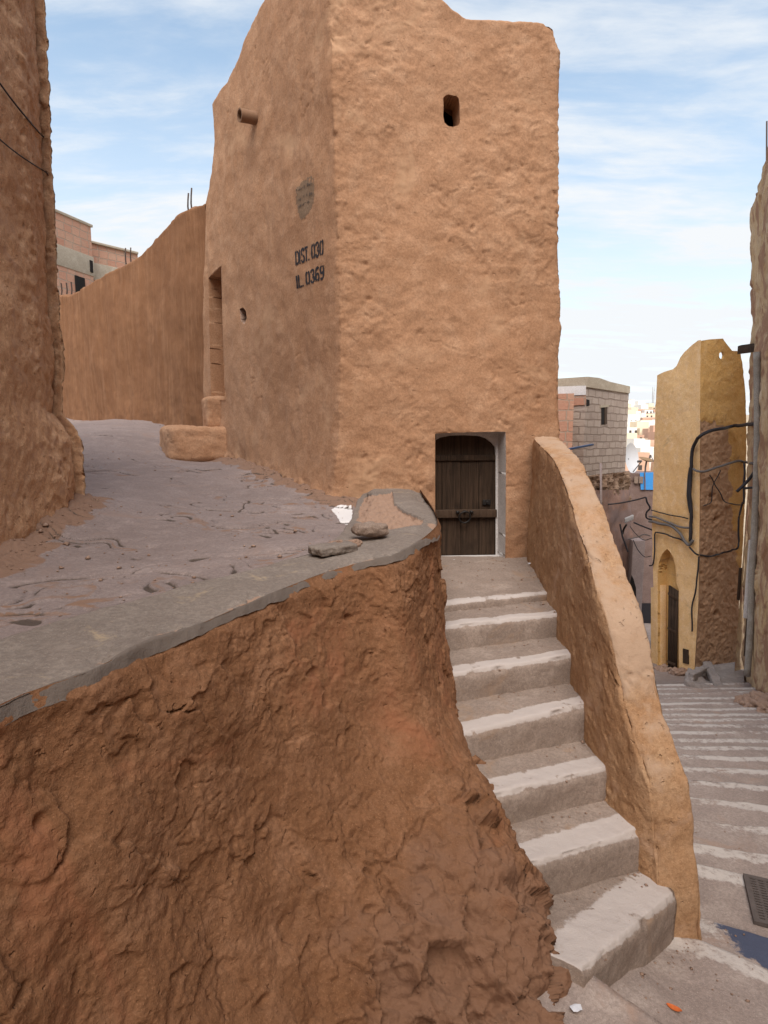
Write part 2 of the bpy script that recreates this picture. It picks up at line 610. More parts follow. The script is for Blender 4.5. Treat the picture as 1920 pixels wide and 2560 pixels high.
M['rubble'] = plaster('crumbled mud', (0.30, 0.19, 0.135), (0.37, 0.245, 0.185), (0.44, 0.31, 0.24), bump=0.02, fine=0.006, pits=0.015)
M['white'] = plaster('white limewash', (0.60, 0.565, 0.55), (0.68, 0.645, 0.63), (0.74, 0.71, 0.70), bump=0.003, fine=0.001)
M['stone'] = plaster('brown stone', (0.22, 0.16, 0.125), (0.30, 0.22, 0.175), (0.36, 0.28, 0.23), bump=0.01, fine=0.003, scale=3.0, pits=0.004)
M['dark'] = simple('dark hollow', (0.012, 0.009, 0.008), 0.95)
M['paint'] = simple('black stencil paint', (0.022, 0.018, 0.022), 0.7, 0.5, 60)
M['iron'] = simple('black iron', (0.03, 0.027, 0.026), 0.55, 0.3, 60, 0.001, 0.6)
M['rust'] = simple('rusty bar', (0.07, 0.045, 0.035), 0.8, 0.3, 60)
M['pipe'] = simple('clay pipe', (0.24, 0.14, 0.085), 0.85, 0.2, 40)
M['cable'] = simple('black cable', (0.025, 0.023, 0.028), 0.6, 0.3, 50)
M['greycable'] = simple('grey cable', (0.14, 0.125, 0.12), 0.7, 0.3, 50)


def wood(name, a, b, rot=(0, 0, 0)):
    m, t = new_mat(name)
    pos = t.n('ShaderNodeNewGeometry').outputs['Position']
    g = t.noise(t.mapping(pos, rot=rot, scale=(28, 28, 1.2)), 1.6, 8, 0.65, 1.2)
    s_ = t.noise(pos, 5, 4)
    col = t.mix(t.ramp(g, 0.3, 0.7), c4(a), c4(b))
    col = t.mix(t.math('MULTIPLY', t.ramp(s_, 0.5, 0.7), 0.5), col, c4([x * 0.5 for x in a]))
    bb = t.n('ShaderNodeBump', None, Strength=1.0, Distance=1.0, Height=t.math('MULTIPLY', g, 0.006)).outputs[0]
    return finish(m, t, col, 0.75, bb, 0.25)


M['wood'] = wood('old dark wood', (0.026, 0.015, 0.009), (0.064, 0.038, 0.023))
M['wood2'] = wood('greyed wood bar', (0.045, 0.026, 0.016), (0.085, 0.052, 0.033), (0, 0, 0))

# ------------------------------------------------------------------ the tower house
YAW = math.radians(9)
FR = A(math.cos(YAW), math.sin(YAW), 0)                 # along the front, to the right
FN = A(math.sin(YAW), -math.cos(YAW), 0)                # out of the front
F0 = pz(1195, 1398, -1.05)
TH = math.radians(35)
c_edge_px = [(823, 0), (833, 193), (840, 434), (849, 723), (852, 900), (848, 1045), (836, 1224), (833, 1290)]
c_edge = np.array([pp(x, y, F0, FN) for x, y in c_edge_px])[::-1]
r_edge_px = [(1384, 78), (1393, 130), (1396, 300), (1399, 600), (1401, 900), (1403, 1100), (1404, 1420)]
r_edge = np.array([pp(x, y, F0, FN) for x, y in r_edge_px])[::-1]
L0 = A(c_edge[:, 0].mean(), c_edge[:, 1].mean(), 0)
LR = A(-math.sin(TH), math.cos(TH), 0)                  # along the left face, away
LN = A(-math.cos(TH), -math.sin(TH), 0)                 # out of the left face
f_edge_px = [(531, 263), (534, 347), (529, 428), (513, 512), (508, 700), (506, 1080)]
f_edge = np.array([pp(x, y, L0, LN) for x, y in f_edge_px])[::-1]


def edge_at(E, z):
    return np.stack([np.interp(z, E[:, 2], E[:, 0]), np.interp(z, E[:, 2], E[:, 1]), z], -1)


topL = np.array([pp(x, y, L0, LN) for x, y in [(531, 262), (541, 243), (564, 220), (590, 168), (608, 116), (625, 75), (648, 38), (671, 0), (730, -90), (824, -150)]])
topF = np.array([pp(x, y, F0, FN) for x, y in [(824, -150), (950, -100), (1060, -50), (1117, 0), (1145, 25), (1180, 43), (1230, 51), (1300, 58), (1372, 66), (1386, 80)]])
dL = np.dot(topL - L0, LR)
dF = np.dot(topF - c_edge[-1], FR)
nl, nf, nb, nr_ = 185, 165, 14, 430
ZB = -1.5
colz = []
for i in range(nl):
    s = 1 - i / nl
    xy = np.dot(edge_at(c_edge, A(3.0))[0] * (1 - s) + edge_at(f_edge, A(3.0))[0] * s - L0, LR)
    colz.append(np.interp(xy, dL[::-1], topL[::-1, 2]))
for i in range(nf + 1):
    s = i / nf
    xy = np.dot(edge_at(c_edge, A(3.0))[0] * (1 - s) + edge_at(r_edge, A(3.0))[0] * s - c_edge[-1], FR)
    colz.append(np.interp(xy, dF, topF[:, 2]))
BR = -FN
for i in range(nb):
    colz.append(colz[-1])
colz = np.array(colz)
tt = np.linspace(0, 1, nr_)
Pt = np.zeros((nr_, len(colz), 3))
for j, zt in enumerate(colz):
    z = ZB + tt * (zt - ZB)
    if j < nl:
        s = 1 - j / nl
        p = edge_at(c_edge, z) * (1 - s) + edge_at(f_edge, z) * s
    elif j <= nl + nf:
        s = (j - nl) / nf
        p = edge_at(c_edge, z) * (1 - s) + edge_at(r_edge, z) * s
    else:
        p = edge_at(r_edge, z) + BR * 2.4 * (j - nl - nf) / nb
    Pt[:, j] = p
Nt = grid_normals(Pt)
Nt *= np.sign((Nt * (Pt - A(-0.4, 6.8, 1))).sum(-1, keepdims=True))
isF = np.zeros(len(colz)); isF[nl:nl + nf + 1] = 1
rough = sstep(-0.15, 0.35, fbm(Pt * 0.8, 3, 0.5, 11) + 0.25 * np.exp(-((Pt[..., 2] - 2.0) / 0.9) ** 2)) * isF
sw = Pt @ np.array([[0.8, 0.6, 0], [-0.6, 0.8, 0], [0, 0, 1.0]])
D = 0.022 * fbm(Pt * 1.1, 3, 0.5, 3) + 0.006 * fbm(Pt * 5, 3, 0.5, 9)
wq = Pt + 0.16 * np.stack([fbm(Pt * 2.6, 3, 0.5, o_) for o_ in (0, 40, 80)], -1)
D += rough * (0.0042 * ridged(wq * A(5, 5, 8), 4, 0.6, 20) - 0.012 * sstep(0.5, 0.8, perlin(Pt * 17 + 5)))
tv, te_ = facets((Pt + 0.04 * np.stack([fbm(Pt * 7, 3, 0.6, o_) for o_ in (4, 14, 24)], -1)) * A(9, 9, 11), 7.0)
D += (isF * (0.25 + 0.75 * rough) + (1 - isF) * 0.25) * 0.0045 * tv
g_ = fbm(wq * A(1.6, 1.6, 2.4), 3, 0.5, 200) * 2.6
D += isF * 0.010 * (np.floor(g_) + sstep(0.0, 0.07, g_ - np.floor(g_))) / 2.6 * sstep(-0.2, 0.4, fbm(Pt * 1.4, 2, 0.5, 33))
D -= 0.009 * sstep(0.020, 0.0, np.abs(fbm(wq * 0.9, 4, 0.55, 300))) * sstep(0.05, 0.35, fbm(Pt * 1.2, 2, 0.5, 77))
D += (1 - isF) * (0.006 * fbm(Pt * A(4, 4, 1.8), 3, 0.5, 40) + 0.002 * ridged(Pt * A(16, 16, 5), 3, 0.5, 8))
D += isF * 0.005 * sstep(0.2, 0.6, ridged(Pt * 2.2, 2, 0.5, 90)) * fbm(Pt * 10, 3)
edge_w = np.ones(len(colz)); edge_w[[nl, nl + nf]] = 1.0
D += np.exp(-((np.arange(len(colz)) - nl) / 2.0) ** 2) * (-0.006 + 0.014 * fbm(Pt * A(1, 1, 8), 4, 0.6, 55))
D += np.exp(-((np.arange(len(colz)) - nl - nf) / 2.5) ** 2) * (-0.012 + 0.016 * fbm(Pt * A(1, 1, 7), 4, 0.6, 66))
# crumbled foot of the left face
D += (1 - isF) * np.exp(-((Pt[..., 2] + 0.52 - 0.13 * (Pt[..., 1] - 5.1)) / 0.10) ** 2) * (0.02 + 0.045 * fbm(Pt * 5, 4, 0.6, 13))
Pt = Pt + Nt * D[..., None]
# rounded, inward-turned top
nc_ = len(colz)
Hn = Nt[-1] * A(1, 1, 0); Hn /= np.linalg.norm(Hn, axis=1)[:, None]
extra_rows = []
for k, (inw, up) in enumerate([(0.01, 0.012), (0.04, 0.03), (0.10, 0.035), (0.22, 0.02), (0.27, -0.02), (0.28, -0.6)]):
    q = Pt[-1] - Hn * inw + A(0, 0, up)
    q = q + 0.012 * np.stack([fbm(q * 4, 3, 0.5, o_) for o_ in (0, 9, 18)], -1)
    extra_rows.append(q)
Pt = np.concatenate([Pt, np.array(extra_rows)], 0)
zone_f = np.zeros((Pt.shape[0] - 1, nc_ - 1), bool); zone_f[:, nl:nl + nf] = True
zone_l = np.zeros_like(zone_f); zone_l[:, :nl] = True
win_poly = [(1108, 245), (1113, 239), (1121, 236), (1131, 238), (1142, 240), (1147, 246), (1149, 262), (1149, 285), (1150, 306), (1146, 313), (1133, 317), (1120, 315), (1111, 306), (1108, 290), (1109, 265)]
door_poly = [(1088, 1084), (1130, 1082), (1200, 1080), (1264, 1079), (1265, 1150), (1264, 1300), (1263, 1398), (1200, 1399), (1088, 1401)]
rec_poly = [(521, 694), (553, 668), (556, 800), (562, 1000), (528, 1002), (524, 850)]
hole_poly = [(599, 772), (608, 768), (615, 778), (617, 795), (611, 811), (602, 802)]
keep, rims = snap_holes(Pt, [(win_poly, zone_f, FN), (door_poly, zone_f, FN), (rec_poly, zone_l, LN), (hole_poly, zone_l, LN)])
tower = thing('tower_house', L0 + A(0, 0, -0.55), 'tall ochre mud-plastered tower with a small dark door and black stencilled number', 'house')
tw = grid_obj('wall', Pt, M['tower'], tower, keep)
bvh_t = BVHTree.FromPolygons([tuple(v) for v in Pt.reshape(-1, 3)], [tuple(int(i) for i in f) for f in grid_faces(Pt.shape[0], nc_, keep)])
win = reveal_obj('window', Pt, rims[0], -FN * 0.20, M['tower'], tower, rough=0.008)
# dark inside of the window, walls of a small chamber
wc = pp(1129, 277, F0, FN) - FN * 0.20
mb = MB()
for a_, b_ in ((FR, A(0, 0, 1)),):
    mb.quad(wc - FR * 0.20 - A(0, 0, 0.3) - FN * 0.45, wc + FR * 0.20 - A(0, 0, 0.3) - FN * 0.45, wc + FR * 0.20 + A(0, 0, 0.3) - FN * 0.45, wc - FR * 0.20 + A(0, 0, 0.3) - FN * 0.45)
    for sx in (-1, 1):
        mb.quad(wc + sx * FR * 0.2 - A(0, 0, 0.3) + FN * 0.02, wc + sx * FR * 0.2 - A(0, 0, 0.3) - FN * 0.45, wc + sx * FR * 0.2 + A(0, 0, 0.3) - FN * 0.45, wc + sx * FR * 0.2 + A(0, 0, 0.3) + FN * 0.02)
        mb.quad(wc - FR * 0.2 + A(0, 0, sx * 0.3) + FN * 0.02, wc + FR * 0.2 + A(0, 0, sx * 0.3) + FN * 0.02, wc + FR * 0.2 + A(0, 0, sx * 0.3) - FN * 0.45, wc - FR * 0.2 + A(0, 0, sx * 0.3) - FN * 0.45)
mb.build('window_chamber', M['dark'], win)
frame = reveal_obj('door_frame', Pt, rims[1], -FN * 0.21, M['white'], tower)
# white back of the door niche with the arched door standing in it
DN = 0.20
D0 = F0 - FN * DN


def dpt(px, py, off=0.0):
    return pp(px, py, F0 - FN * (DN - off), FN)


leaf = [(1060, 1400), (1060, 1110), (1090, 1100), (1100, 1094), (1125, 1089), (1165, 1088), (1200, 1090), (1216, 1096), (1230, 1107), (1239, 1118), (1240, 1150), (1240, 1400)]
outer = [(1050, 1405), (1050, 1060), (1275, 1060), (1275, 1405)]
mb = MB()
arch = [dpt(x, y, 0.0) for x, y in leaf[2:11]]
tops = [dpt(x, 1060, 0.0) for x, y in leaf[2:11]]
for k in range(len(arch) - 1):
    mb.quad(arch[k], arch[k + 1], tops[k + 1], tops[k])
    mb.quad(arch[k], arch[k] - FN * 0.05, arch[k + 1] - FN * 0.05, arch[k + 1])
mb.quad(dpt(1239, 1410), dpt(1280, 1410), dpt(1280, 1060), dpt(1239, 1060))
mb.build('door_surround', M['white'], frame)
door = MB()
xs = [1040, 1105, 1152, 1197, 1241]
edge_y = lambda x: np.interp(x, [p[0] for p in leaf[1:11]], [p[1] for p in leaf[1:11]]) - 4
for k in range(4):
    xa, xb = xs[k] + 0.6, xs[k + 1] - 0.6
    off = -0.03 + 0.004 * (k % 2)
    n = 6
    for j in range(n):
        u0, u1 = xa + (xb - xa) * j / n, xa + (xb - xa) * (j + 1) / n
        door.quad(dpt(u0, 1402, off), dpt(u1, 1402, off), dpt(u1, edge_y(u1), off), dpt(u0, edge_y(u0), off))
    for u_ in (xa, xb):
        door.quad(dpt(u_, 1402, off), dpt(u_, 1402, off - 0.03), dpt(u_, edge_y(u_), off - 0.03), dpt(u_, edge_y(u_), off))
dr = door.build('door', M['wood'], tower)
bk = MB(); bk.quad(dpt(1030, 1404, -0.06), dpt(1245, 1404, -0.06), dpt(1245, 1084, -0.06), dpt(1030, 1084, -0.06)); bk.build('door_backing', M['dark'], dr)
bar = MB()
b0 = dpt(1070, 1294, -0.026); bar.box(b0, dpt(1238, 1292, -0.026) - b0, FN * 0.05, dpt(1070, 1274, -0.026) - b0)
bar.build('cross_bar', M['wood2'], dr, bevel=0.006)
bar = MB()
b0 = dpt(1088, 1152, -0.026); bar.box(b0, dpt(1238, 1151, -0.026) - b0, FN * 0.02, dpt(1088, 1138, -0.026) - b0)
bar.build('top_rail', M['wood'], dr, bevel=0.004)
ring = MB()
rc = dpt(1162, 1293, 0.045)
pts = [rc + FR * 0.052 * math.sin(a) + A(0, 0, 1) * 0.052 * math.cos(a) + FN * 0.01 * math.cos(a) for a in np.linspace(0, 2 * math.pi, 33)]
ring.tube(pts, 0.0075, 8, False)
ring.tube([rc + A(0, 0, 0.05) - FN * 0.03, rc + A(0, 0, 0.05) + FN * 0.012], 0.013, 10)
for sx in (-0.065, 0.065):
    ring.tube([rc + FR * sx + A(0, 0, 0.045) - FN * 0.03, rc + FR * sx + A(0, 0, 0.045) + FN * 0.006], 0.015, 10)
ring.build('door_ring', M['iron'], dr, smooth=True)
hp = MB()
h0 = dpt(1206, 1263, -0.022); hp.box(h0, FR * 0.075, FN * 0.012, A(0, 0, 0.05))
hp.box(h0 + FR * 0.03 + FN * 0.012 + A(0, 0, 0.012), FR * 0.022, FN * 0.018, A(0, 0, 0.026))
hp.build('hasp', M['iron'], dr, bevel=0.003)
# the doorway recess at the far end of the left face
rcs = reveal_obj('side_doorway', Pt, rims[2], -LN * 0.26, M['tower'], tower)
q = [pp(x, y, L0 - LN * 0.25, LN) for x, y in [(480, 1030), (580, 1030), (580, 640), (480, 640)]]
mb = MB(); mb.quad(*q); mb.build('recess_back', M['garden'], rcs)
rc2 = reveal_obj('wall_hole', Pt, rims[3], -LN * 0.09, M['rubble'], tower, rough=0.015)
lump('hole_filling', pp(608, 790, L0 - LN * 0.12, LN), LR * 0.14, LN * 0.05, A(0, 0, 0.16), M['rubble'], rc2, 14, 0.5, 0.03, 8)
# clay spout
sp0 = pp(640, 296, L0, LN)
spd = LN * 0.96 + A(0, 0, -0.10); spd /= np.linalg.norm(spd)
mb = MB()
s0, s1 = sp0 - spd * 0.06, sp0 + spd * 0.17
mb.tube([s0, s0 + spd * 0.13, s1], [0.060, 0.058, 0.060], 20, False)
mb.tube([s1, s0], [0.048, 0.048], 20, False)
ax = np.cross(spd, A(0, 0, 1)); ax /= np.linalg.norm(ax); bx_ = np.cross(spd, ax)
ringv = [s1 + r * (math.cos(a) * ax + math.sin(a) * bx_) for r in (0.060, 0.048) for a in np.linspace(0, 2 * math.pi, 20, endpoint=False)]
mb.add(ringv, [(k, (k + 1) % 20, 20 + (k + 1) % 20, 20 + k) for k in range(20)])
mb.build('drain_spout', M['pipe'], tower)
# roof slab that closes the tower
bc = [edge_at(f_edge, A(3.0))[0], edge_at(c_edge, A(3.0))[0], edge_at(r_edge, A(3.0))[0]]
bc = [A(p[0], p[1], 0) for p in bc]
poly = [bc[1] + 0.1 * (BR + FR), bc[2] + 0.1 * (BR - FR), bc[2] + BR * 2.4 - FR * 0.1, bc[0] + A(1.4, 0.6, 0), bc[0] + A(0.1, 0, 0)]
mb = MB(); mb.prism([(p[0], p[1]) for p in poly], 3.15, 3.3); mb.build('roof', M['tower'], tower)
mb = MB()
mb.quad(bc[2] + BR * 2.4 + A(0, 0, -1.5), bc[0] + A(1.5, 0.7, -1.5), bc[0] + A(1.5, 0.7, 3.3), bc[2] + BR * 2.4 + A(0, 0, 3.3))
mb.quad(bc[0] + A(1.5, 0.7, -1.5), bc[0] + A(0.1, 0.02, -1.5), bc[0] + A(0.1, 0.02, 3.3), bc[0] + A(1.5, 0.7, 3.3))
mb.build('rear_wall', M['tower'], tower)


def on_tower(px, py, off):
    d = Vector(ray(px, py)).normalized()
    h = bvh_t.ray_cast(Vector((0, 0, 0)), d, 30)
    if h[0] is None: return None
    n = h[1] if h[1].dot(d) < 0 else -h[1]
    return np.array(h[0]) + np.array(LN) * off


GL = {'D': (0.5, [[(.07, 0), (.07, 1)], [(.20, .95), (.36, .86), (.44, .68), (.44, .32), (.36, .14), (.20, .05)]]),
      'I': (0.22, [[(.07, 0), (.07, 1)]]),
      'S': (0.5, [[(.42, .76), (.36, .91), (.24, .95), (.11, .88), (.07, .74), (.12, .60), (.22, .53)], [(.28, .48), (.39, .40), (.43, .26), (.38, .11), (.25, .05), (.12, .10), (.07, .24)]]),
      'T': (0.44, [[(.0, .94), (.40, .94)], [(.2, .80), (.2, 0)]]),
      'L': (0.44, [[(.07, 0), (.07, 1)], [(.19, .06), (.40, .06)]]),
      '.': (0.24, [[(.07, .0), (.07, .12)]]),
      ' ': (0.16, []),
      '0': (0.54, [[(.20, .95), (.10, .84), (.07, .65), (.07, .35), (.10, .16), (.20, .05)], [(.30, .95), (.40, .84), (.43, .65), (.43, .35), (.40, .16), (.30, .05)]]),
      '3': (0.54, [[(.07, .78), (.13, .91), (.25, .95), (.37, .88), (.41, .74), (.35, .60), (.24, .55)], [(.24, .45), (.37, .40), (.43, .26), (.38, .11), (.25, .05), (.12, .10), (.06, .24)]]),
      '6': (0.54, [[(.40, .84), (.32, .95), (.20, .92), (.10, .78), (.07, .45), (.09, .20), (.18, .06)], [(.28, .05), (.40, .14), (.43, .30), (.38, .48), (.27, .54), (.15, .48)]]),
      '9': (0.54, [[(.10, .16), (.18, .05), (.30, .08), (.40, .22), (.43, .55), (.41, .80), (.32, .94)], [(.22, .95), (.10, .86), (.07, .70), (.12, .52), (.23, .46), (.35, .52)]])}


def stencil(text, box, thick=0.165):
    tot = sum(GL[c][0] for c in text)
    box = np.array(box, float)
    mb_ = MB()

    def to(x, y):
        u = x / tot
        return (box[3] * (1 - u) + box[2] * u) * (1 - y) + (box[0] * (1 - u) + box[1] * u) * y
    x0 = 0
    for c in text:
        wd, strokes = GL[c]
        for s_ in strokes:
            p = smooth_poly(A(*s_), max(8, 5 * len(s_))) if len(s_) > 2 else np.linspace(s_[0], s_[1], 10)
            p = np.asarray(p)
            tg = np.gradient(p, axis=0); tg /= np.linalg.norm(tg, axis=1)[:, None] + 1e-9
            nn = np.stack([-tg[:, 1], tg[:, 0]], -1)
            V = []
            for k in range(len(p)):
                hw = thick / 2 * (1 + 0.18 * math.sin(7 * p[k][0] + 9 * p[k][1] + x0 * 5))
                for sgn in (-1, 1):
                    q_ = p[k] + sgn * hw * nn[k]
                    v = on_tower(*to(x0 + q_[0], q_[1]), 0.0035)
                    V.append(v)
            if any(v is None for v in V): continue
            mb_.add(V, [(2 * k, 2 * k + 1, 2 * k + 3, 2 * k + 2) for k in range(len(p) - 1)])
        x0 += wd
    return mb_


t1 = stencil('DIST. 030', [(738, 629), (810, 597), (810, 637), (740, 664)])
t2 = stencil('IL. 0369', [(740, 690), (812, 660), (812, 697), (743, 722)])
t1.build('stencilled_line', M['paint'], tower)
t2.build('stencilled_line', M['paint'], tower)
# older, almost vanished stencil on a greyer patch above
patch = [(739, 474), (758, 452), (778, 439), (785, 448), (786, 480), (784, 508), (775, 528), (762, 545), (752, 550), (745, 530), (740, 500)]
cx_, cy_ = np.mean(patch, 0)
mb = MB(); V = [on_tower(cx_, cy_, 0.003)]
for r in (0.5, 1.0):
    for k in range(44):
        a = k / 4; i0 = int(a) % 11; f_ = a - int(a)
        p = np.array(patch[i0]) * (1 - f_) + np.array(patch[(i0 + 1) % 11]) * f_
        wob = 1 + 0.05 * math.sin(k * 2.3)
        p = A(cx_, cy_) + (p - A(cx_, cy_)) * r * wob
        V.append(on_tower(p[0], p[1], 0.003 if r < 1 else 0.0008))
mb.add(V, [(0, 1 + k, 1 + (k + 1) % 44) for k in range(44)] + [(1 + k, 45 + k, 45 + (k + 1) % 44, 1 + (k + 1) % 44) for k in range(44)])
M['patch'] = plaster('old grey plaster', (0.235, 0.155, 0.10), (0.28, 0.19, 0.125), (0.34, 0.235, 0.16), bump=0.008, fine=0.003)
pt_ = mb.build('faded_patch', M['patch'], tower, smooth=True)
rs = random.Random(3)
M['faded'] = simple('faded stencil paint', (0.12, 0.085, 0.065), 0.8, 0.4, 80)
for row, (y0, x0, x1) in enumerate([(476, 741, 784), (500, 744, 783), (516, 747, 772)]):
    mb = MB()
    x = x0
    while x < x1:
        wd = rs.uniform(1.6, 3.4); h = rs.uniform(2.0, 9.0)
        y = y0 - 0.45 * (x - x0) + rs.uniform(-2, 2)
        V = [on_tower(x, y + h / 2, 0.006), on_tower(x + wd, y + h / 2 - 1, 0.006), on_tower(x + wd + 0.6, y - h / 2, 0.006), on_tower(x + 0.6, y - h / 2, 0.006)]
        if rs.random() < 0.72: mb.add(V, [(0, 1, 2, 3)])
        x += wd + rs.uniform(0.6, 2.4)
    mb.build('faded_lettering', M['faded'], pt_)

# ------------------------------------------------------------------ retaining wall beside the stairs
wt = [(-1.05, -2.5, -0.64), (-1.05, -1.0, -0.62), (-1.03, 0.1, -0.60), (-0.97, 0.75, -0.59)]
wb = [(-0.50, -2.5), (-0.50, -1.0), (-0.48, 0.0), (-0.38, 0.42)]
for px, py, z, bx, by in [(0, 1770, -.58, -.20, .72), (110, 1722, -.58, -.12, .82), (230, 1680, -.58, -.05, .92), (370, 1610, -.58, .05, 1.02),
                          (490, 1568, -.58, .13, 1.10), (600, 1520, -.575, .22, 1.20), (700, 1478, -.57, .40, 1.26), (800, 1438, -.56, .54, 1.37),
                          (905, 1406, -.545, .66, 1.50), (969, 1394, -.53, .73, 1.66), (1011, 1379, -.52, .75, 1.84), (1053, 1354, -.50, .71, 2.06),
                          (1091, 1324, -.48, .60, 2.36), (1102, 1303, -.465, .53, 2.8), (1091, 1274, -.445, .50, 3.4), (1072, 1246, -.43, .42, 4.2)]:
    wt.append(tuple(pz(px, py, z))); wb.append((bx, by))
wt.append((0.33, 5.25, -0.42)); wb.append((0.36, 5.25))
wt, wb = np.array(wt), np.array([(x, y, -2.35) for x, y in wb])
NC, NR = 900, 400
both = smooth_poly(np.hstack([wt, wb]), NC * 3)
# denser columns where the camera looks
dens = np.where((both[:, 1] > 0.9) & (both[:, 1] < 4.6), 1.0, 0.12)
cs = np.cumsum(dens); cs = (cs - cs[0]) / (cs[-1] - cs[0])
pick = np.interp(np.linspace(0, 1, NC), cs, np.arange(NC * 3))
both = np.stack([np.interp(pick, np.arange(NC * 3), both[:, k]) for k in range(6)], -1)
TC, BC = both[:, :3], both[:, 3:]
t = np.linspace(0, 1, NR)[:, None]
profA = 0.30 * t + 0.28 * t ** 2 + 0.42 * t ** 4
profB = 0.10 * np.clip(t / 0.36, 0, 1) + 0.84 * sstep(0.33, 0.82, t) + 0.06 * np.clip((t - 0.6) / 0.4, 0, 1)
wB = sstep(2.1, 3.1, TC[:, 1])[None]
prof = profA * (1 - wB) + profB * wB
Pw = np.zeros((NR, NC, 3))
Pw[..., :2] = TC[None, :, :2] + (BC - TC)[None, :, :2] * prof[..., None]
Pw[..., 2] = TC[None, :, 2] + (BC - TC)[None, :, 2] * t
Nw = grid_normals(Pw)
Nw *= np.where((Nw * A(0.6, -0.8, 0.2)).sum(-1, keepdims=True).mean() > 0, 1, -1)
rock = sstep(0.42, 0.75, t + 0.10 * fbm(Pw * 2.5, 3, 0.5, 4)) * sstep(1.25, 1.9, Pw[..., 1] + 0.7 * Pw[..., 0] + 0.15 * fbm(Pw * 3, 2))
dg = Pw @ np.array([[0.80, 0.0, -0.60], [0.0, 1.0, 0.0], [0.60, 0.0, 0.80]]).T
an = dg * A(0.45, 1, 1.3)
wtop = sstep(0.0, 0.06, t)
warp = 0.10 * np.stack([fbm(Pw * 3.0, 4, 0.55, o_) for o_ in (0, 40, 80)], -1)
anw = an + warp
calm = sstep(-0.10, 0.45, fbm(Pw * 1.9, 4, 0.55, 101))            # smoother trowelled areas between rough ones
Dw = 0.042 * fbm(Pw * 1.5, 2, 0.5, 2) + 0.012 * fbm(anw * 3.4, 3, 0.5, 14)
v1, e1_ = facets(anw * A(2.6, 4.4, 5.2), 3.0)
Dw += 0.015 * v1
v2, e2_ = facets((anw + 0.02 * fbm(Pw * 12, 3, 0.6, 8)[..., None]) * A(9, 9, 10), 9.0)
Dw += (0.12 + 0.88 * calm) * 0.0085 * v2
v3, e3_ = facets((Pw + 0.012 * np.stack([fbm(Pw * 22, 2, 0.6, o_) for o_ in (3, 13, 23)], -1)) * 24, 17.0)
Dw += (0.10 + 0.90 * calm) * 0.0030 * v3
pit = perlin(Pw * A(8, 8, 12) + 3.3)
Dw -= 0.020 * sstep(0.56, 0.78, pit) * sstep(-0.1, 0.3, fbm(Pw * 2.1, 2, 0.5, 66))
Dw -= 0.007 * sstep(0.022, 0.0, np.abs(fbm(anw * 1.5, 4, 0.55, 410))) * sstep(0.15, 0.45, fbm(Pw * 1.6, 2, 0.5, 415))
Dw += 0.003 * fbm(Pw * 30, 3, 0.65, 5)
vr, er = facets((Pw + 0.05 * np.stack([fbm(Pw * 5, 3, 0.6, o_) for o_ in (5, 15, 25)], -1)) * A(5.5, 5.5, 4.5), 33.0)
vr2, er2 = facets((Pw + 0.02 * np.stack([fbm(Pw * 12, 3, 0.6, o_) for o_ in (6, 16, 26)], -1)) * A(13, 13, 11), 53.0)
Dw += rock * (0.075 * vr + 0.032 * vr2 + 0.055 * ridged(Pw * A(2.6, 2.6, 2.0), 3, 0.5, 6) + 0.010 * fbm(Pw * 18, 3, 0.65, 21) - 0.05)
Dw = Dw * (0.10 + 0.90 * wtop) * (0.35 + 0.65 * sstep(1.0, 0.90, t)) - 0.018 * sstep(0.030, 0.0, t)
Pw = Pw + Nw * Dw[..., None]
rwall = thing('retaining_wall', TC[NC // 2] * A(1, 1, 0) + A(0.2, -0.5, -2.3), 'lumpy reddish mud retaining wall with a grey cement top, holding up the raised path', 'wall')
grid_obj('wall_body', Pw, M['mud'], rwall, attrs={'rock': rock.ravel()})

# cement cap: outer edge of the wall to the edge of the path; the far end stands up as a block
ci = [(-1.52, -2.5, -0.62), (-1.50, -1.0, -0.60), (-1.47, 0.2, -0.585), (-1.40, 1.0, -0.575)]
for px, py, z in [(0, 1600, -.565), (110, 1568, -.565), (230, 1532, -.56), (350, 1500, -.56), (450, 1470, -.56), (550, 1442, -.555), (640, 1420, -.55), (715, 1398, -.545),
                  (775, 1380, -.535), (812, 1362, -.52), (845, 1340, -.505), (863, 1318, -.50), (876, 1290, -.475), (886, 1261, -.455), (893, 1243, -.44), (900, 1230, -.42)]:
    ci.append(tuple(pz(px, py, z)))
ci.append((-0.16, 5.2, -0.41))
cc = smooth_poly(np.hstack([wt, np.array(ci)]), NC * 3)
cc = np.stack([np.interp(pick, np.arange(NC * 3), cc[:, k]) for k in range(6)], -1)
CO, CI = cc[:, :3], cc[:, 3:]
rowsP, ww = [], []
NCR = 90
blk = sstep(2.85, 3.25, CO[:, 1])
dirn = CI - CO; dirn[:, 2] = 0
ln = np.linalg.norm(dirn, axis=1)[:, None]; dirn /= ln
lipn = 0.022 + 0.020 * fbm(CO * 2.6, 4, 0.55, 17) + 0.005 * fbm(CO * 14, 3, 0.6, 44)
lipn = np.maximum(lipn, 0.006)
for k in range(8):
    a = k / 7.0 * math.pi / 2
    p = CO - dirn * (0.004 * math.cos(a))
    z = -lipn * (1 - math.sin(a)) - 0.012 * (1 - math.sin(a)) - 0.030 * blk
    p = p + np.stack([0 * z, 0 * z, z], -1)
    p = p + dirn * 0.02 * math.sin(a)
    rowsP.append(p)
for k in range(1, NCR):
    f_ = k / (NCR - 1)
    rowsP.append(CO + dirn * 0.02 + (CI - CO - dirn * 0.02) * f_ - A(0, 0, 1) * ((0.045 * sstep(0.78, 1.0, f_) + 0.030 * sstep(0.22, 0.0, f_)) * blk)[:, None])
for dz, di in ((-0.015, 0.012), (-0.05, 0.02), (-0.12, 0.03), (-0.3, 0.04)):
    rowsP.append(CI + dirn * di + A(0, 0, dz) - A(0, 0, 1) * (0.045 * blk)[:, None])
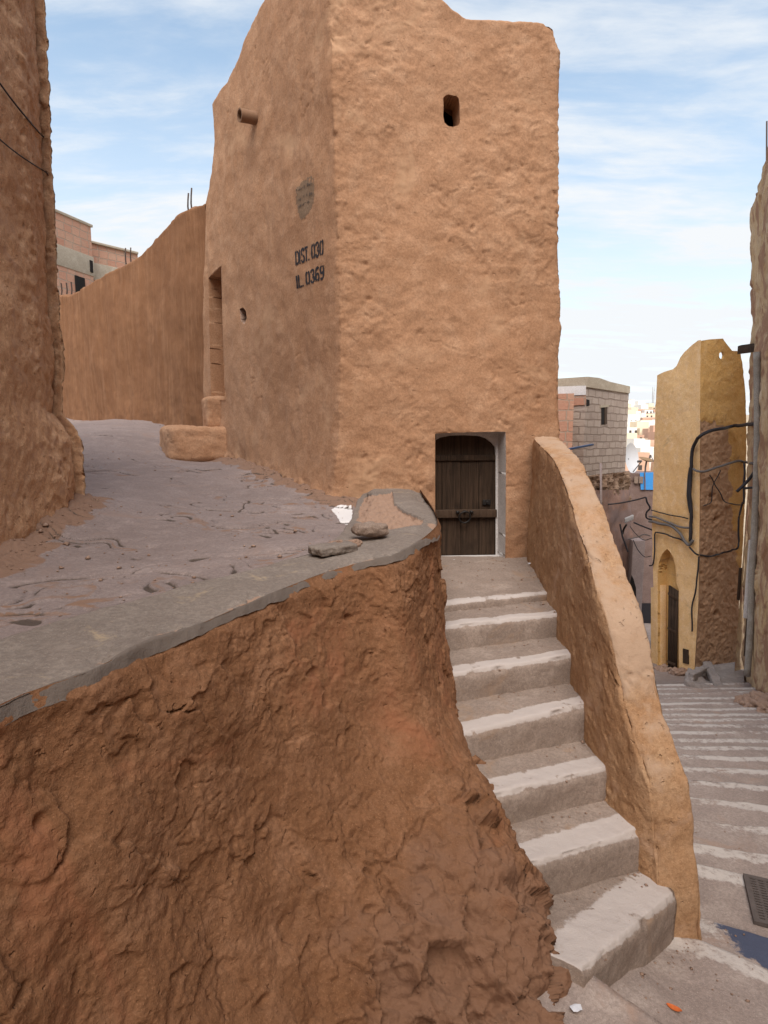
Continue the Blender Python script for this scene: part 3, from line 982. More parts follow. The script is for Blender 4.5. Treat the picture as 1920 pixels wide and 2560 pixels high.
Pc = np.array(rowsP)
Nc = grid_normals(Pc); Nc *= np.sign((Nc * A(0.1, -0.3, 1)).sum(-1, keepdims=True) + 1e-9)
rub = inside_poly(proj(Pc), [(914, 1236), (981, 1227), (986, 1257), (1011, 1278), (1062, 1293), (1053, 1309), (977, 1322), (889, 1303), (897, 1269)]).astype(float)
for _ in range(3):
    rub[1:-1, 1:-1] = (rub[1:-1, 1:-1] * 2 + rub[:-2, 1:-1] + rub[2:, 1:-1] + rub[1:-1, :-2] + rub[1:-1, 2:]) / 6
rub = sstep(0.35, 0.65, rub + 0.18 * fbm(Pc * 14, 3, 0.6, 8))
kidx = np.arange(Pc.shape[0])[:, None]
topm = sstep(5, 12, kidx)
chip = sstep(0.30, 0.42, fbm(Pc * 5.5, 4, 0.6, 19)) * np.exp(-np.maximum(kidx - 12, 0) / 9.0) * topm
Dc = 0.010 * fbm(Pc * 2.2, 3, 0.5, 31) + 0.003 * fbm(Pc * 14, 3, 0.55, 2)
Dc += -rub * (0.030 + 0.022 * fbm(Pc * 13, 4, 0.65, 6)) - 0.014 * chip * (1 + 0.6 * fbm(Pc * 20, 3))
Pc = Pc + Nc * Dc[..., None]
Pc[:8] += 0.004 * (fbm(Pc[:8] * 10, 4, 0.6, 71))[..., None] * (-dirn)[None]
grid_obj('wall_cap', Pc, M['cap'], rwall, attrs={'worn': np.maximum(rub, 0.75 * chip), 'lip': sstep(10, 7, kidx + 2.2 * fbm(Pc * 6, 3, 0.6, 13))})

tag(lump('loose_stone', pz(927, 1322, -0.455), A(0.084, 0.015, 0), A(-0.012, 0.055, 0), A(0, 0, 0.028), M['stone'], None, 20, 0.95, 0.018, 9, 3),
    'flat brown stone lying loose on the grey wall end', 'stone')
tag(lump('cement_chunk', pz(832, 1372, -0.515), A(0.082, 0.07, 0.0), A(-0.04, 0.05, 0), A(0, 0, 0.022), M['cap'], None, 20, 0.4, 0.014, 14, 9),
    'broken dark cement chunk at the path edge left of the loose stone', 'rubble')
tag(lump('mortar_lump', pz(862, 1362, -0.515), A(0.058, 0.04, 0.0), A(-0.03, 0.032, 0), A(0, 0, 0.022), M['rubble'], None, 20, 0.9, 0.03, 16, 5),
    'crumbly pale mortar lump beside the dark cement chunk on the wall top', 'rubble')

# ------------------------------------------------------------------ raised path
ctrl = [(-1.5, -2.5, -0.64), (-1.5, -0.5, -0.61), (-1.5, 0.9, -0.59)]
ctrl += [tuple(p + A(0, 0, -0.004)) for p in np.array(ci)[4:14]]
ctrl += [tuple(pz(*c)) for c in [(850, 1338, -.545), (866, 1300, -.545)]]
ctrl += [tuple(pd(*c)) for c in [(833, 1246, 5.0), (850, 1275, 4.55), (600, 1152, 6.87), (720, 1195, 5.8), (420, 1133, 7.3), (405, 1066, 8.6), (160, 1058, 11.5), (80, 1050, 13),
                                 (195, 1252, 4.0), (0, 1395, 2.8), (300, 1100, 7.4), (480, 1250, 4.7), (560, 1148, 7.4)]]
ctrl += [(0.3, 5.3, -0.5), (-2.2, -0.5, -0.6), (-2.5, 2.5, -0.52), (-1.2, 8.0, 0.05), (-6, 13.5, 0.7), (-9.5, 12.0, 0.5), (-4, 5, -0.25)]
ctrl = np.array(ctrl)


def tps_fit(C, lam=0.004):
    n = len(C)
    d = np.linalg.norm(C[:, None, :2] - C[None, :, :2], axis=-1)
    K = np.where(d > 0, d ** 2 * np.log(d + 1e-9), 0) + lam * np.eye(n)
    Pm = np.hstack([np.ones((n, 1)), C[:, :2]])
    Am = np.block([[K, Pm], [Pm.T, np.zeros((3, 3))]])
    return np.linalg.solve(Am, np.concatenate([C[:, 2], np.zeros(3)]))


wts = tps_fit(ctrl)


def path_z(X, Y):
    sh = X.shape
    Q = np.stack([X.ravel(), Y.ravel()], -1)
    out = []
    for q in np.array_split(Q, 24):
        d = np.linalg.norm(q[:, None] - ctrl[None, :, :2], axis=-1)
        K = np.where(d > 0, d ** 2 * np.log(d + 1e-9), 0)
        out.append(K @ wts[:-3] + wts[-3] + q @ wts[-2:])
    return np.concatenate(out).reshape(sh)


yr = np.concatenate([np.linspace(-2.5, 0.9, 24, endpoint=False), np.geomspace(0.9, 8.5, 1000, endpoint=False), np.geomspace(8.5, 13.5, 60)])
civ = cc[:, 3:]
o_ = np.argsort(civ[:, 1])
xr_curve = np.interp(yr, civ[o_, 1], civ[o_, 0]) + 0.015
fl = edge_at(c_edge, A(-0.4))[0]
xr_face = fl[0] + (yr - fl[1]) * LR[0] / LR[1] + 0.12
xR = np.where(yr < fl[1] + 0.02, xr_curve, np.minimum(xr_curve, xr_face))
xR = np.where(yr < fl[1] + 0.02, np.minimum(xR, 0.3), xR)
xL = np.interp(yr, [-3, 2.5, 4.2, 6, 13.5], [-2.0, -2.3, -3.2, -6.5, -10.5])
NX = 420
su = np.linspace(0, 1, NX) ** 0.9
Xp = xL[:, None] + (xR - xL)[:, None] * su[None]
Yp = np.repeat(yr[:, None], NX, 1)
Zp = path_z(Xp, Yp)
Pp = np.stack([Xp, Yp, Zp], -1)
fl2 = Pp * A(1, 1, 0)
zone = np.exp(-(((Xp + 0.95) / 0.8) ** 2 + ((Yp - 4.6) / 1.3) ** 2)) + 0.45 * np.exp(-(((Xp + 1.3) / 0.7) ** 2 + ((Yp - 2.4) / 0.9) ** 2))
wrp = 0.10 * np.stack([fbm(fl2 * 2.5, 2, 0.5, 21), fbm(fl2 * 2.5, 2, 0.5, 61), 0 * Xp], -1)
lay = fbm((fl2 + wrp) * A(1.3, 1.8, 1), 3, 0.48, 12) + 0.55 * zone - 0.20
lv = lay * 4.2
k_ = np.floor(lv)
fr_ = lv - k_
on = sstep(0.05, 0.30, lay)
stepz = -(k_ + sstep(0.0, 0.20, fr_)) / 4.2 * 0.032 * on
groove = sstep(0.34, 0.16, fr_) * sstep(0.02, 0.10, fr_) * on * sstep(-0.25, 0.05, fbm(fl2 * 3, 2, 0.5, 31))  # flake-edge grooves; their shadow lines are also painted dark
wn = sstep(0.36, 0.42, lay + 0.05 * fbm(fl2 * 12, 3)) * (np.mod(k_, 2) == 1)
edge_dirt = np.clip(sstep(0.35, 0.0, np.abs((Xp - np.interp(Yp, [-3, 2.8, 4.0], [-1.75, -1.80, -2.04])))) * (Yp < 4.15), 0, 1)
base_dirt = sstep(0.30, 0.0, np.abs((Xp - (fl[0] + (Yp - fl[1]) * LR[0] / LR[1]))) * 0.8) * (Yp > 4.7) * (Yp < 7.6)
wn2 = np.maximum(wn * (0.50 + 0.35 * fbm(fl2 * 5, 3, 0.6, 90)), sstep(0.35, 0.6, np.maximum(edge_dirt, base_dirt) + 0.35 * fbm(fl2 * 6, 3)))
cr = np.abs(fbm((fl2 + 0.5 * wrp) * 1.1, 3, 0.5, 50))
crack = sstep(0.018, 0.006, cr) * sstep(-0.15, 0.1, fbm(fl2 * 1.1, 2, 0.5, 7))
chipm = sstep(0.60, 0.66, perlin(fl2 * A(3, 6, 1) + 3.0)) * sstep(0.0, 0.4, fbm(fl2 * 1.3, 2, 0.5, 17))
Zp = Zp + stepz - 0.011 * groove - 0.010 * crack - 0.010 * chipm + 0.004 * wn * fbm(fl2 * 16, 4, 0.6, 3) + 0.010 * fbm(fl2 * 1.2, 2, 0.5, 70) + 0.0015 * fbm(fl2 * 9, 3)
Zp += 0.05 * np.maximum(edge_dirt, base_dirt) ** 2 * (0.7 + 0.6 * fbm(fl2 * 5, 4, 0.6, 5))
Pp[..., 2] = Zp
wpx = proj(Pp)
whit = inside_poly(wpx, [(828, 1274), (850, 1262), (880, 1262), (880, 1296), (868, 1312), (852, 1308), (842, 1290)]).astype(float)
for _ in range(2):
    whit[1:-1, 1:-1] = (whit[1:-1, 1:-1] * 2 + whit[:-2, 1:-1] + whit[2:, 1:-1] + whit[1:-1, :-2] + whit[1:-1, 2:]) / 6
tag(grid_obj('raised_path', Pp, M['path'], None, attrs={'worn': wn2 * 0.9, 'white': whit, 'dirt_shade': np.maximum(0.85 * groove, crack)}), kind='structure')

# ------------------------------------------------------------------ stairs up to the door
Rp = [((1377, 1479.5), (1380, 1497)), ((1399, 1533), (1410, 1588)), ((1433, 1634), (1437, 1704)), ((1468, 1756), (1468, 1848)),
      ((1520, 1914), (1525, 1996)), ((1599, 2075), (1594, 2174)), ((1683, 2233), (1718, 2357))]
Lp = [((1137.5, 1505), (1142, 1527)), ((1144, 1560), (1152, 1624)), ((1169, 1676), (1171, 1748)), ((1201, 1820), (1243, 1897)),
      ((1268, 1976), (1305, 2050)), ((1335, 2152), (1357, 2228)), ((1463, 2414), (1476, 2470))]


def stair_chain(S):
    z = -1.05; o = []
    for a, b in S:
        p = pz(*a, z); q = pd(*b, p[1]); o.append((p, q)); z = q[2]
    return o


cR, cL = stair_chain(Rp), stair_chain(Lp)
stairs = thing('staircase', A(0.9, 3.0, -2.25), 'worn cement staircase of seven white-edged steps climbing to the small wooden door', 'stairs')
prevL, prevR = A(0.10, 5.35, -1.045), A(1.36, 5.35, -1.05)
paint_w = [0.075, 0.075, 0.085, 0.095, 0.11, 0.13, 0.17]
for k in range(7):
    (nL, bL), (nR, bR) = cL[k], cR[k]
    extL, extR = (nL - nR), (nR - nL)
    a0, a1 = nL + extL * 0.55, nR + extR * 0.10
    if k == 6:
        a0, a1 = nL + extL * 0.03, nR + extR * 0.02
    p0, p1 = prevL.copy(), prevR.copy()
    e0, e1 = a0.copy(), a1.copy(); e0[2] = bL[2] - 0.12; e1[2] = bR[2] - 0.12
    # profile from back of the tread to the nosing and down the riser
    prof_ = [(0, p0, p1, i / 26.0) for i in range(26)]
    nu = 110
    rows = []; pa = []; di = []
    uu = np.linspace(0, 1, nu)[:, None]
    for i in range(36):
        s = (i / 35.0)
        rows.append((p0 * (1 - s) + a0 * s) * (1 - uu) + (p1 * (1 - s) + a1 * s) * uu)
        dist = np.linalg.norm(((a0 - p0) * (1 - uu) + (a1 - p1) * uu)[:, :2], axis=1) * (1 - s)
        pa.append(sstep(paint_w[k] * 1.25, paint_w[k] * 0.75, dist))
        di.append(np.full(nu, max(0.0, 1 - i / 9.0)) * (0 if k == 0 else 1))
    top_edge = rows[-1]
    out = A(-(a1 - a0)[1], (a1 - a0)[0], 0); out /= np.linalg.norm(out)
    if out[1] > 0: out = -out
    for i in range(1, 22):
        s = i / 21.0
        rr = top_edge * (1 - s) + (e0 * (1 - uu) + e1 * uu) * s
        bul = 0.012 * min(1, i / 2.0)
        rows.append(rr + out * (bul + 0.006 * s))
        pa.append(np.full(nu, 0.75 if i <= 1 else (0.28 if i == 2 else 0.0)))
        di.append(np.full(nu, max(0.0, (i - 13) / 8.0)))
    Ps = np.array(rows); pa = np.array(pa)
    nrm = grid_normals(Ps); nrm *= np.sign((nrm * A(0, -0.6, 1)).sum(-1, keepdims=True) + 1e-9)
    ed = np.exp(-((np.arange(len(rows)) - 36.0) / 1.6) ** 2)[:, None]
    Dd = 0.007 * fbm(Ps * 3.5, 4, 0.55, k * 3.0) + 0.002 * fbm(Ps * 18, 3, 0.55, 4) - ed * (0.005 + 0.024 * np.maximum(0, fbm(Ps * 7, 4, 0.65, 40 + k)))
    wear = sstep(0.3, 0.65, fbm(Ps * 7, 4, 0.65, 15 + k))
    Ps = Ps + nrm * Dd[..., None]
    pa = pa * (1 - 0.45 * wear)
    c0_ = Ps[:, :1].copy(); c1_ = Ps[:, :1] - A(0.004, 0, 0.004); c0_[..., 2] = bL[2] - 0.25; c0_[..., 0] -= 0.01
    Ps = np.concatenate([c0_, c1_, Ps], 1); pa = np.concatenate([pa[:, :1] * 0, pa[:, :1] * 0.1, pa], 1)
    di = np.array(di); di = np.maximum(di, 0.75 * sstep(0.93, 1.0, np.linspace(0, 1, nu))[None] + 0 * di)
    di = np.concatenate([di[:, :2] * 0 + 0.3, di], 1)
    grid_obj('step', Ps, M['step'], stairs, attrs={'paint': pa.ravel(), 'dirt_shade': di.ravel()})
    lw = np.linalg.norm(bL - nL)
    prevL = e0.copy(); prevL[2] = bL[2] + 0.0; prevL += A(0, 0.03, 0)
    prevR = e1.copy(); prevR[2] = bR[2] + 0.0; prevR += A(0, 0.03, 0)

# ------------------------------------------------------------------ curved parapet beside the stairs
pi_ = [A(1.30, 5.30, -1.05), pz(1325, 1403, -1.05)] + [c[0] for c in cR[:6]] + [pz(1640, 2204, cR[5][1][2])]
pi_ = np.array(pi_)[::-1]
xi = lambda y: np.interp(y, pi_[:, 1], pi_[:, 0])
inn = [(1338, 1100), (1340, 1103), (1378, 1143), (1403, 1193), (1424, 1252), (1445, 1324), (1465, 1380), (1487, 1462), (1520, 1559), (1540, 1657), (1562, 1771),
       (1570, 1798), (1599, 1887), (1624, 1956), (1634, 2045), (1638, 2110)]
TI = [A(xi(5.25), 5.25, 0.02)]
for p in inn[1:]:
    d = ray(*p); lo, hi = 1.9, 5.6
    for _ in range(50):
        m = (lo + hi) / 2
        if d[0] / d[1] * m < xi(m): lo = m
        else: hi = m
    TI.append(d / d[1] * m)
TI = np.array(TI)
TI = smooth_poly(TI, 260)
thick = np.interp(TI[:, 1], [2.5, 2.6, 3.0, 4.2, 4.8, 5.3], [0.17, 0.185, 0.19, 0.19, 0.21, 0.24])
tan = np.gradient(TI, axis=0)
TO = TI + np.stack([thick, np.zeros_like(thick), np.zeros_like(thick)], -1)
yin = np.concatenate([TI[:, 1]])
rows = []
zin0 = np.interp(TI[:, 1], pi_[:, 1], pi_[:, 2]) - 0.18
zout0 = np.full(len(TI), 0.0) - np.interp(TI[:, 1], [2.4, 5.3], [2.36, 3.4])
nin, ntop, nout = 80, 34, 40
for i in range(nin):
    s = i / (nin - 1.0)
    p = TI.copy(); p[:, 2] = zin0 * (1 - s) + (TI[:, 2] - 0.012) * s
    p[:, 0] = TI[:, 0] - 0.025 * (1 - s)
    rows.append(p)
for i in range(ntop):
    s = i / (ntop - 1.0)
    p = TI * (1 - s) + TO * s
    p[:, 2] += 0.010 * math.sin(math.pi * s)
    rows.append(p)
for i in range(1, nout):
    s = i / (nout - 1.0)
    p = TO.copy(); p[:, 2] = (TO[:, 2] - 0.012) * (1 - s) + zout0 * s
    p[:, 0] += 0.04 * s
    rows.append(p)
Ppar = np.array(rows)
# front end: close by continuing the rows round the nose down to the ground
nose = []
last = Ppar[:, -1]
for i in range(1, 26):
    s = i / 25.0
    q = last.copy()
    q[:, 1] -= 0.05 * math.sin(min(1, s * 1.6) * math.pi / 2) + 0.02 * s
    q[:, 2] = np.minimum(q[:, 2], last[:, 2] * (1 - s) + (-2.35) * s)
    q[:, 0] += 0.02 * s
    nose.append(q)
Ppar = np.concatenate([Ppar, np.stack(nose, 1)], 1)
Np = grid_normals(Ppar)
cenp = Ppar.mean(0, keepdims=True)
Np *= np.sign((Np * (Ppar - cenp)).sum(-1, keepdims=True) + 1e-9)
pv, pe = facets((Ppar + 0.05 * np.stack([fbm(Ppar * 5, 3, 0.6, o_) for o_ in (1, 11, 21)], -1)) * A(5, 5, 5), 71.0)
pv2, pe2 = facets((Ppar + 0.02 * np.stack([fbm(Ppar * 12, 3, 0.6, o_) for o_ in (2, 12, 22)], -1)) * A(14, 14, 14), 81.0)
Dp = 0.012 * fbm(Ppar * 2.2, 3, 0.5, 5) + 0.006 * pv + 0.003 * pv2 * sstep(-0.2, 0.4, fbm(Ppar * 1.8, 2)) + 0.003 * fbm(Ppar * 22, 3, 0.6, 1)
Dp -= 0.006 * sstep(0.5, 0.7, perlin(Ppar * A(14, 14, 16)))
Dp -= 0.012 * sstep(0.018, 0.0, np.abs(fbm(Ppar * 1.3, 4, 0.55, 222))) * sstep(0.0, 0.3, fbm(Ppar * 1.1, 2, 0.5, 226))
ri = np.arange(Ppar.shape[0])[:, None]
ed = np.exp(-((ri - nin) / 2.5) ** 2) + np.exp(-((ri - nin - ntop) / 2.5) ** 2)
Dp -= ed * (0.007 + 0.022 * np.maximum(0, fbm(Ppar * 6, 4, 0.6, 33) - 0.1))
topw = sstep(nin - 4, nin + 2, ri) * sstep(nin + ntop + 3, nin + ntop - 3, ri) * sstep(-1.95, -1.5, Ppar[..., 2]) * (0.55 + 0.5 * fbm(Ppar * 1.7, 4, 0.6, 88) + 0.25 * np.exp(-((Ppar[..., 2] + 0.95) / 0.3) ** 2))
Ppar = Ppar + Np * Dp[..., None]
tag(grid_obj('stair_parapet', Ppar, M['parapet'], None, attrs={'worn': topw.ravel()}), 'curved ochre plaster parapet sweeping down the right side of the stairs', 'parapet')

# ------------------------------------------------------------------ left house wall
le = np.array([pd(x, y, 4.0) for x, y in [(90, -150), (95, 0), (107, 290), (118, 520), (124, 694), (134, 850), (139, 960), (142, 1033), (172, 1066), (190, 1102), (194, 1200), (194, 1262), (195, 1330)]])[::-1]
le = np.vstack([le, [le[-1][0] - 0.03, 4.0, 5.2]])
zc = np.linspace(-0.85, 5.2, 420)
ex = np.interp(zc, le[:, 2], le[:, 0])
plan = [(-1.76, -3.0), (-1.78, 0.5), (-1.79, 2.0), (-1.84, 2.8), (-2.00, 3.7), (-2.085, 3.96), (-2.13, 4.03), (-2.25, 4.07), (-4.5, 4.4)]
plan = smooth_poly(np.array(plan), 900)
dn = np.where((plan[:, 1] > 2.4) & (plan[:, 0] > -2.4), 1.0, 0.1)
cs = np.cumsum(dn); cs = (cs - cs[0]) / (cs[-1] - cs[0])
plan = np.stack([np.interp(np.linspace(0, 1, 260), cs, plan[:, k]) for k in range(2)], -1)
e0_ = np.interp(-0.42, le[:, 2], le[:, 0])
Pl = np.zeros((420, 260, 3))
bulge = sstep(3.45, 3.85, plan[:, 1]) * 0.85 + 0.15
lean = ex - e0_
Pl[..., 0] = plan[None, :, 0] + lean[:, None] * (bulge[None] if True else 1)
Pl[..., 1] = plan[None, :, 1]
Pl[..., 2] = zc[:, None]
Nl = grid_normals(Pl); Nl *= np.sign((Nl * (Pl - np.where(Pl[..., :1] < -2.2, A(-3.2, 2.0, 0), A(-3.2, 0, 0) + Pl * A(0, 0.9, 0))) * A(1, 1, 0)).sum(-1, keepdims=True) + 1e-9)
strip = sstep(3.35, 3.6, plan[:, 1] + 0.05)[None]
Dl = 0.022 * fbm(Pl * 1.6, 3, 0.5, 8) + (0.2 + 0.8 * strip) * 0.009 * facets((Pl + 0.06 * np.stack([fbm(Pl * 5, 3, 0.6, o_) for o_ in (0, 7, 14)], -1)) * A(6, 6, 11), 5.0)[0] + (0.3 + 0.7 * strip) * 0.006 * ridged(Pl * A(7, 7, 12), 4, 0.55, 3) + 0.004 * fbm(Pl * 16, 4, 0.6, 44)
Dl += 0.012 * strip - 0.008 * sstep(0.45, 0.7, perlin(Pl * 18))
Pl = Pl + Nl * Dl[..., None]
lh = thing('left_house', A(-2.6, 2.0, -0.6), 'rough brown plastered house wall rising out of the picture on the left edge', 'house')
lh.name = 'plastered_house'
bvh_l = BVHTree.FromPolygons([tuple(v) for v in Pl.reshape(-1, 3)], [tuple(int(i) for i in f) for f in grid_faces(*Pl.shape[:2])])
grid_obj('wall', Pl, M['left'], lh)
mb = MB(); mb.prism([(-4.5, -3.0), (-1.8, -3.0), (-1.9, 3.6), (-2.2, 3.95), (-4.5, 4.3)], 5.0, 5.12); mb.build('roof', M['left'], lh)
for a_, b_, r_, lb in [((-60, 120), (104, 338), 0.0045, 'thin black wire running down across the left house wall, the upper of two'),
                       ((-60, 292), (108, 426), 0.0035, 'thin black wire running down across the left house wall, the lower of two')]:
    q = []
    for s_ in np.linspace(0, 1, 26):
        d_ = Vector(ray(a_[0] * (1 - s_) + b_[0] * s_, a_[1] * (1 - s_) + b_[1] * s_ + 10 * math.sin(math.pi * s_))).normalized()
        h_ = bvh_l.ray_cast(Vector((0, 0, 0)), d_, 20)
        if h_[0] is not None: q.append(np.array(h_[0] - d_ * 0.035))
    p1 = q[-1]
    q += [p1 + A(0.012, 0.03, -0.01), p1 + A(0.008, 0.05, -0.04), p1 + A(-0.06, 0.07, -0.05)]
    mb = MB(); mb.tube(smooth_poly(q, 60), r_, 6)
    tag(mb.build('wire', M['cable'], None, True), lb, 'wire', 'wires on the left house wall')

# ------------------------------------------------------------------ garden wall beyond the tower
G0 = pp(519, 1000, L0, LN) + A(0.02, 0.02, 0)
gd = A(-0.66, 0.75, 0); gd /= np.linalg.norm(gd)
gn = A(-gd[1], gd[0], 0)
if gn[1] > 0: gn = -gn
gtop = np.array([pp(x * .5787, y * .5787, G0, gn) for x, y in [(960, 872), (895, 882), (850, 893), (815, 908), (770, 935), (740, 960), (700, 1000), (650, 1052), (600, 1102), (570, 1130), (500, 1165), (440, 1200), (380, 1237), (330, 1265), (290, 1280), (220, 1283), (120, 1290)]])
gs = np.dot(gtop - G0, gd)
S_ = np.linspace(-0.02, gs[-1], 300)
zt = np.interp(S_, gs, gtop[:, 2])
tt = np.linspace(0, 1, 160)[:, None]
Pg = G0[None, None] * A(1, 1, 0) + S_[None, :, None] * gd
Pg = np.repeat(Pg, 160, 0)
Pg[..., 2] = -0.4 + tt * (zt[None] + 0.4)
Ng = np.broadcast_to(gn, Pg.shape)
Dg = 0.05 * fbm(Pg * 0.7, 3, 0.5, 3) + 0.008 * fbm(Pg * 4, 3, 0.5, 5) + 0.10 * (1 - tt) ** 6 * (1 + 0.8 * fbm(Pg * 3, 4, 0.6, 9))
Pg = Pg + Ng * Dg[..., None]
top_rows = []
for inw, up in [(0.015, 0.02), (0.06, 0.045), (0.16, 0.06), (0.28, 0.04), (0.33, 0.0), (0.34, -1.0), (0.34, -3.4)]:
    q = Pg[-1] - gn * inw + A(0, 0, up); q = q + 0.02 * fbm(q * 3.5, 4, 0.6, 2)[..., None] * A(0, 0, 1)
    top_rows.append(q)
Pg = np.concatenate([Pg, np.array(top_rows)], 0)
gw = thing('garden_wall', G0 + gd * 2 + A(0, 0, -0.2), 'smooth dark ochre wall with a sloping top, running back from the tower along the path', 'wall')
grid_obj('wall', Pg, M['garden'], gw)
for (xa, ya), (xb, yb) in [((471, 525), (470, 483)), ((479, 522), (478, 470)), ((316, 655), (313, 620)), ((328, 648), (326, 619))]:
    p0 = pp(xa, ya + 25, G0 - gn * 0.2, gn); p1 = pp(xb, yb, G0 - gn * 0.2, gn)
    mb = MB(); mb.tube(np.linspace(p0, p1, 5) + A(0.006, 0, 0) * np.sin(np.arange(5) * 2)[:, None], 0.011, 6)
    mb.build('rebar', M['rust'], gw, True)

tag(lump('mud_bench', pd(497, 1106, 7.42) + A(0, 0, -0.02), A(0.40, 0.10, 0), A(-0.18, 0.32, 0), A(0, 0, 0.215), M['tower'], None, 40, 0.35, 0.028, 3.5, 4),
    'low ochre mud bench at the foot of the tower, below the side doorway', 'bench')
tag(lump('doorstep', pd(541, 1035, 7.55), A(0.135, 0.06, 0), A(-0.10, 0.24, 0), A(0, 0, 0.20), M['tower'], None, 24, 0.35, 0.022, 5, 8),
    'small mud doorstep block between the low bench and the side doorway', 'step')

# ------------------------------------------------------------------ unfinished brick houses behind
M['redbrick'] = bricks('red hollow bricks', (0.46, 0.235, 0.16), (0.52, 0.30, 0.21), (0.40, 0.31, 0.24), 0.30, 0.24, 0.014, 0.02, (0.46, 0.34, 0.25), lines=0.0, offs=0.15)
M['concrete'] = plaster('raw concrete', (0.36, 0.30, 0.23), (0.43, 0.36, 0.28), (0.50, 0.43, 0.34), bump=0.01, fine=0.004)
a0 = pd(60, 505, 16.6); a1 = pd(228, 593, 19.8)
a0[2] = a1[2] = 6.65
def brick_house(label, P, depth, ztop, zbot, bands, rods=()):
    o = thing('brick_house', A(P[1][0], P[1][1], zbot), label, 'house')
    poly = [tuple(p[:2]) for p in P] + [(P[-1][0] + depth[0], P[-1][1] + depth[1]), (P[0][0] + depth[0], P[0][1] + depth[1])]
    mb_ = MB(); mb_.prism(poly, zbot, ztop); mb_.build('wall', M['redbrick'], o)
    for z0, z1, pr in bands:
        mb_ = MB()
        cx0 = np.mean([p[0] for p in poly]); cy0 = np.mean([p[1] for p in poly])
        pl = [(p[0] + pr * np.sign(p[0] - cx0), p[1] + pr * np.sign(p[1] - cy0)) for p in poly]
        mb_.prism(pl, z0, z1); mb_.build('ring_beam' if z1 < ztop else 'coping', M['concrete'], o, bevel=0.01)
    return o
bh = brick_house('taller unfinished red brick house with a concrete band, beside the left house wall', [(-11.4, 13.5), tuple(a1[:2])], (-5, 1.0), 6.65, -0.5, [(5.15, 5.75, 0.03), (6.65, 6.73, 0.05)])
w0 = pd(203, 715, 19.25)
mb = MB()
n2_ = A(a1[1] - 13.5, -(a1[0] + 11.4), 0); n2_ /= np.linalg.norm(n2_); al = A(a1[0] + 11.4, a1[1] - 13.5, 0); al /= np.linalg.norm(al)
b_ = a1 * A(1, 1, 0) - al * 0.75 + A(0, 0, 4.45)
mb.box(b_ - n2_ * 0.05, al * 0.36, n2_ * 0.09, A(0, 0, 0.55)); mb.build('window', M['dark'], bh)
b_ = a1 * A(1, 1, 0) - al * 0.14 + A(0, 0, 5.25)
mb = MB(); mb.box(b_ - n2_ * 0.05, al * 0.1, n2_ * 0.10, A(0, 0, 0.36)); mb.build('vent_hole', M['dark'], bh)
for px in (153, 166, 178):
    p0 = pd(px, 745, 17.5); p1 = pd(px, 702 + (px % 7), 17.5)
    mb = MB(); mb.tube([p0, (p0 + p1) / 2 + A(0.02, 0, 0), p1], 0.02, 5); mb.build('rebar', M['rust'], bh)
a2 = pd(228, 630, 20.4); a3 = pd(345, 655, 21.6)
bh2 = brick_house('lower unfinished brick house with a concrete band, behind the sloping garden wall', [tuple(a2[:2]), tuple(a3[:2])], (-3, 4.0), 6.35, -0.5, [(5.2, 5.75, 0.03), (6.35, 6.42, 0.05)])

# ------------------------------------------------------------------ stepped street going down on the right
NOS = [((1747, 2352), (1920, 2426), -2.24), ((1747, 2292), (1920, 2342), -2.33)]
for a, b in [((1738, 2164), (1920, 2199)), ((1735, 2112), (1920, 2132)), ((1730, 2048), (1920, 2070)), ((1723, 1993), (1920, 2013)), ((1713, 1949), (1920, 1966)),
             ((1703, 1917), (1920, 1924)), ((1693, 1887), (1920, 1895)), ((1688, 1865), (1920, 1868)), ((1680, 1845), (1920, 1850)), ((1676, 1826), (1920, 1828)),
             ((1672, 1810), (1920, 1811)), ((1668, 1796), (1920, 1797)), ((1664, 1783), (1900, 1783)), ((1660, 1770), (1900, 1769)), ((1656, 1757), (1900, 1755)),
             ((1652, 1744), (1900, 1741)), ((1648, 1732), (1900, 1728)), ((1644, 1721), (1900, 1717)), ((1640, 1711), (1900, 1706))]:
    d = ray((a[0] + b[0]) / 2, (a[1] + b[1]) / 2)
    k = d[2] / d[1]
    y = (-2.15 + 0.285 * 2.35) / (k + 0.285)
    NOS.append((a, b, k * y))
XC = np.linspace(-0.3, 9.0, 380)
lines = []          # (x->y function sampled on XC, z, kind)
U0, U1 = pz(1476, 2470, -2.0), pz(1634, 2560, -2.0)


def ext(p, q, X):
    return p[1] + (X - p[0]) * (q[1] - p[1]) / (q[0] - p[0])


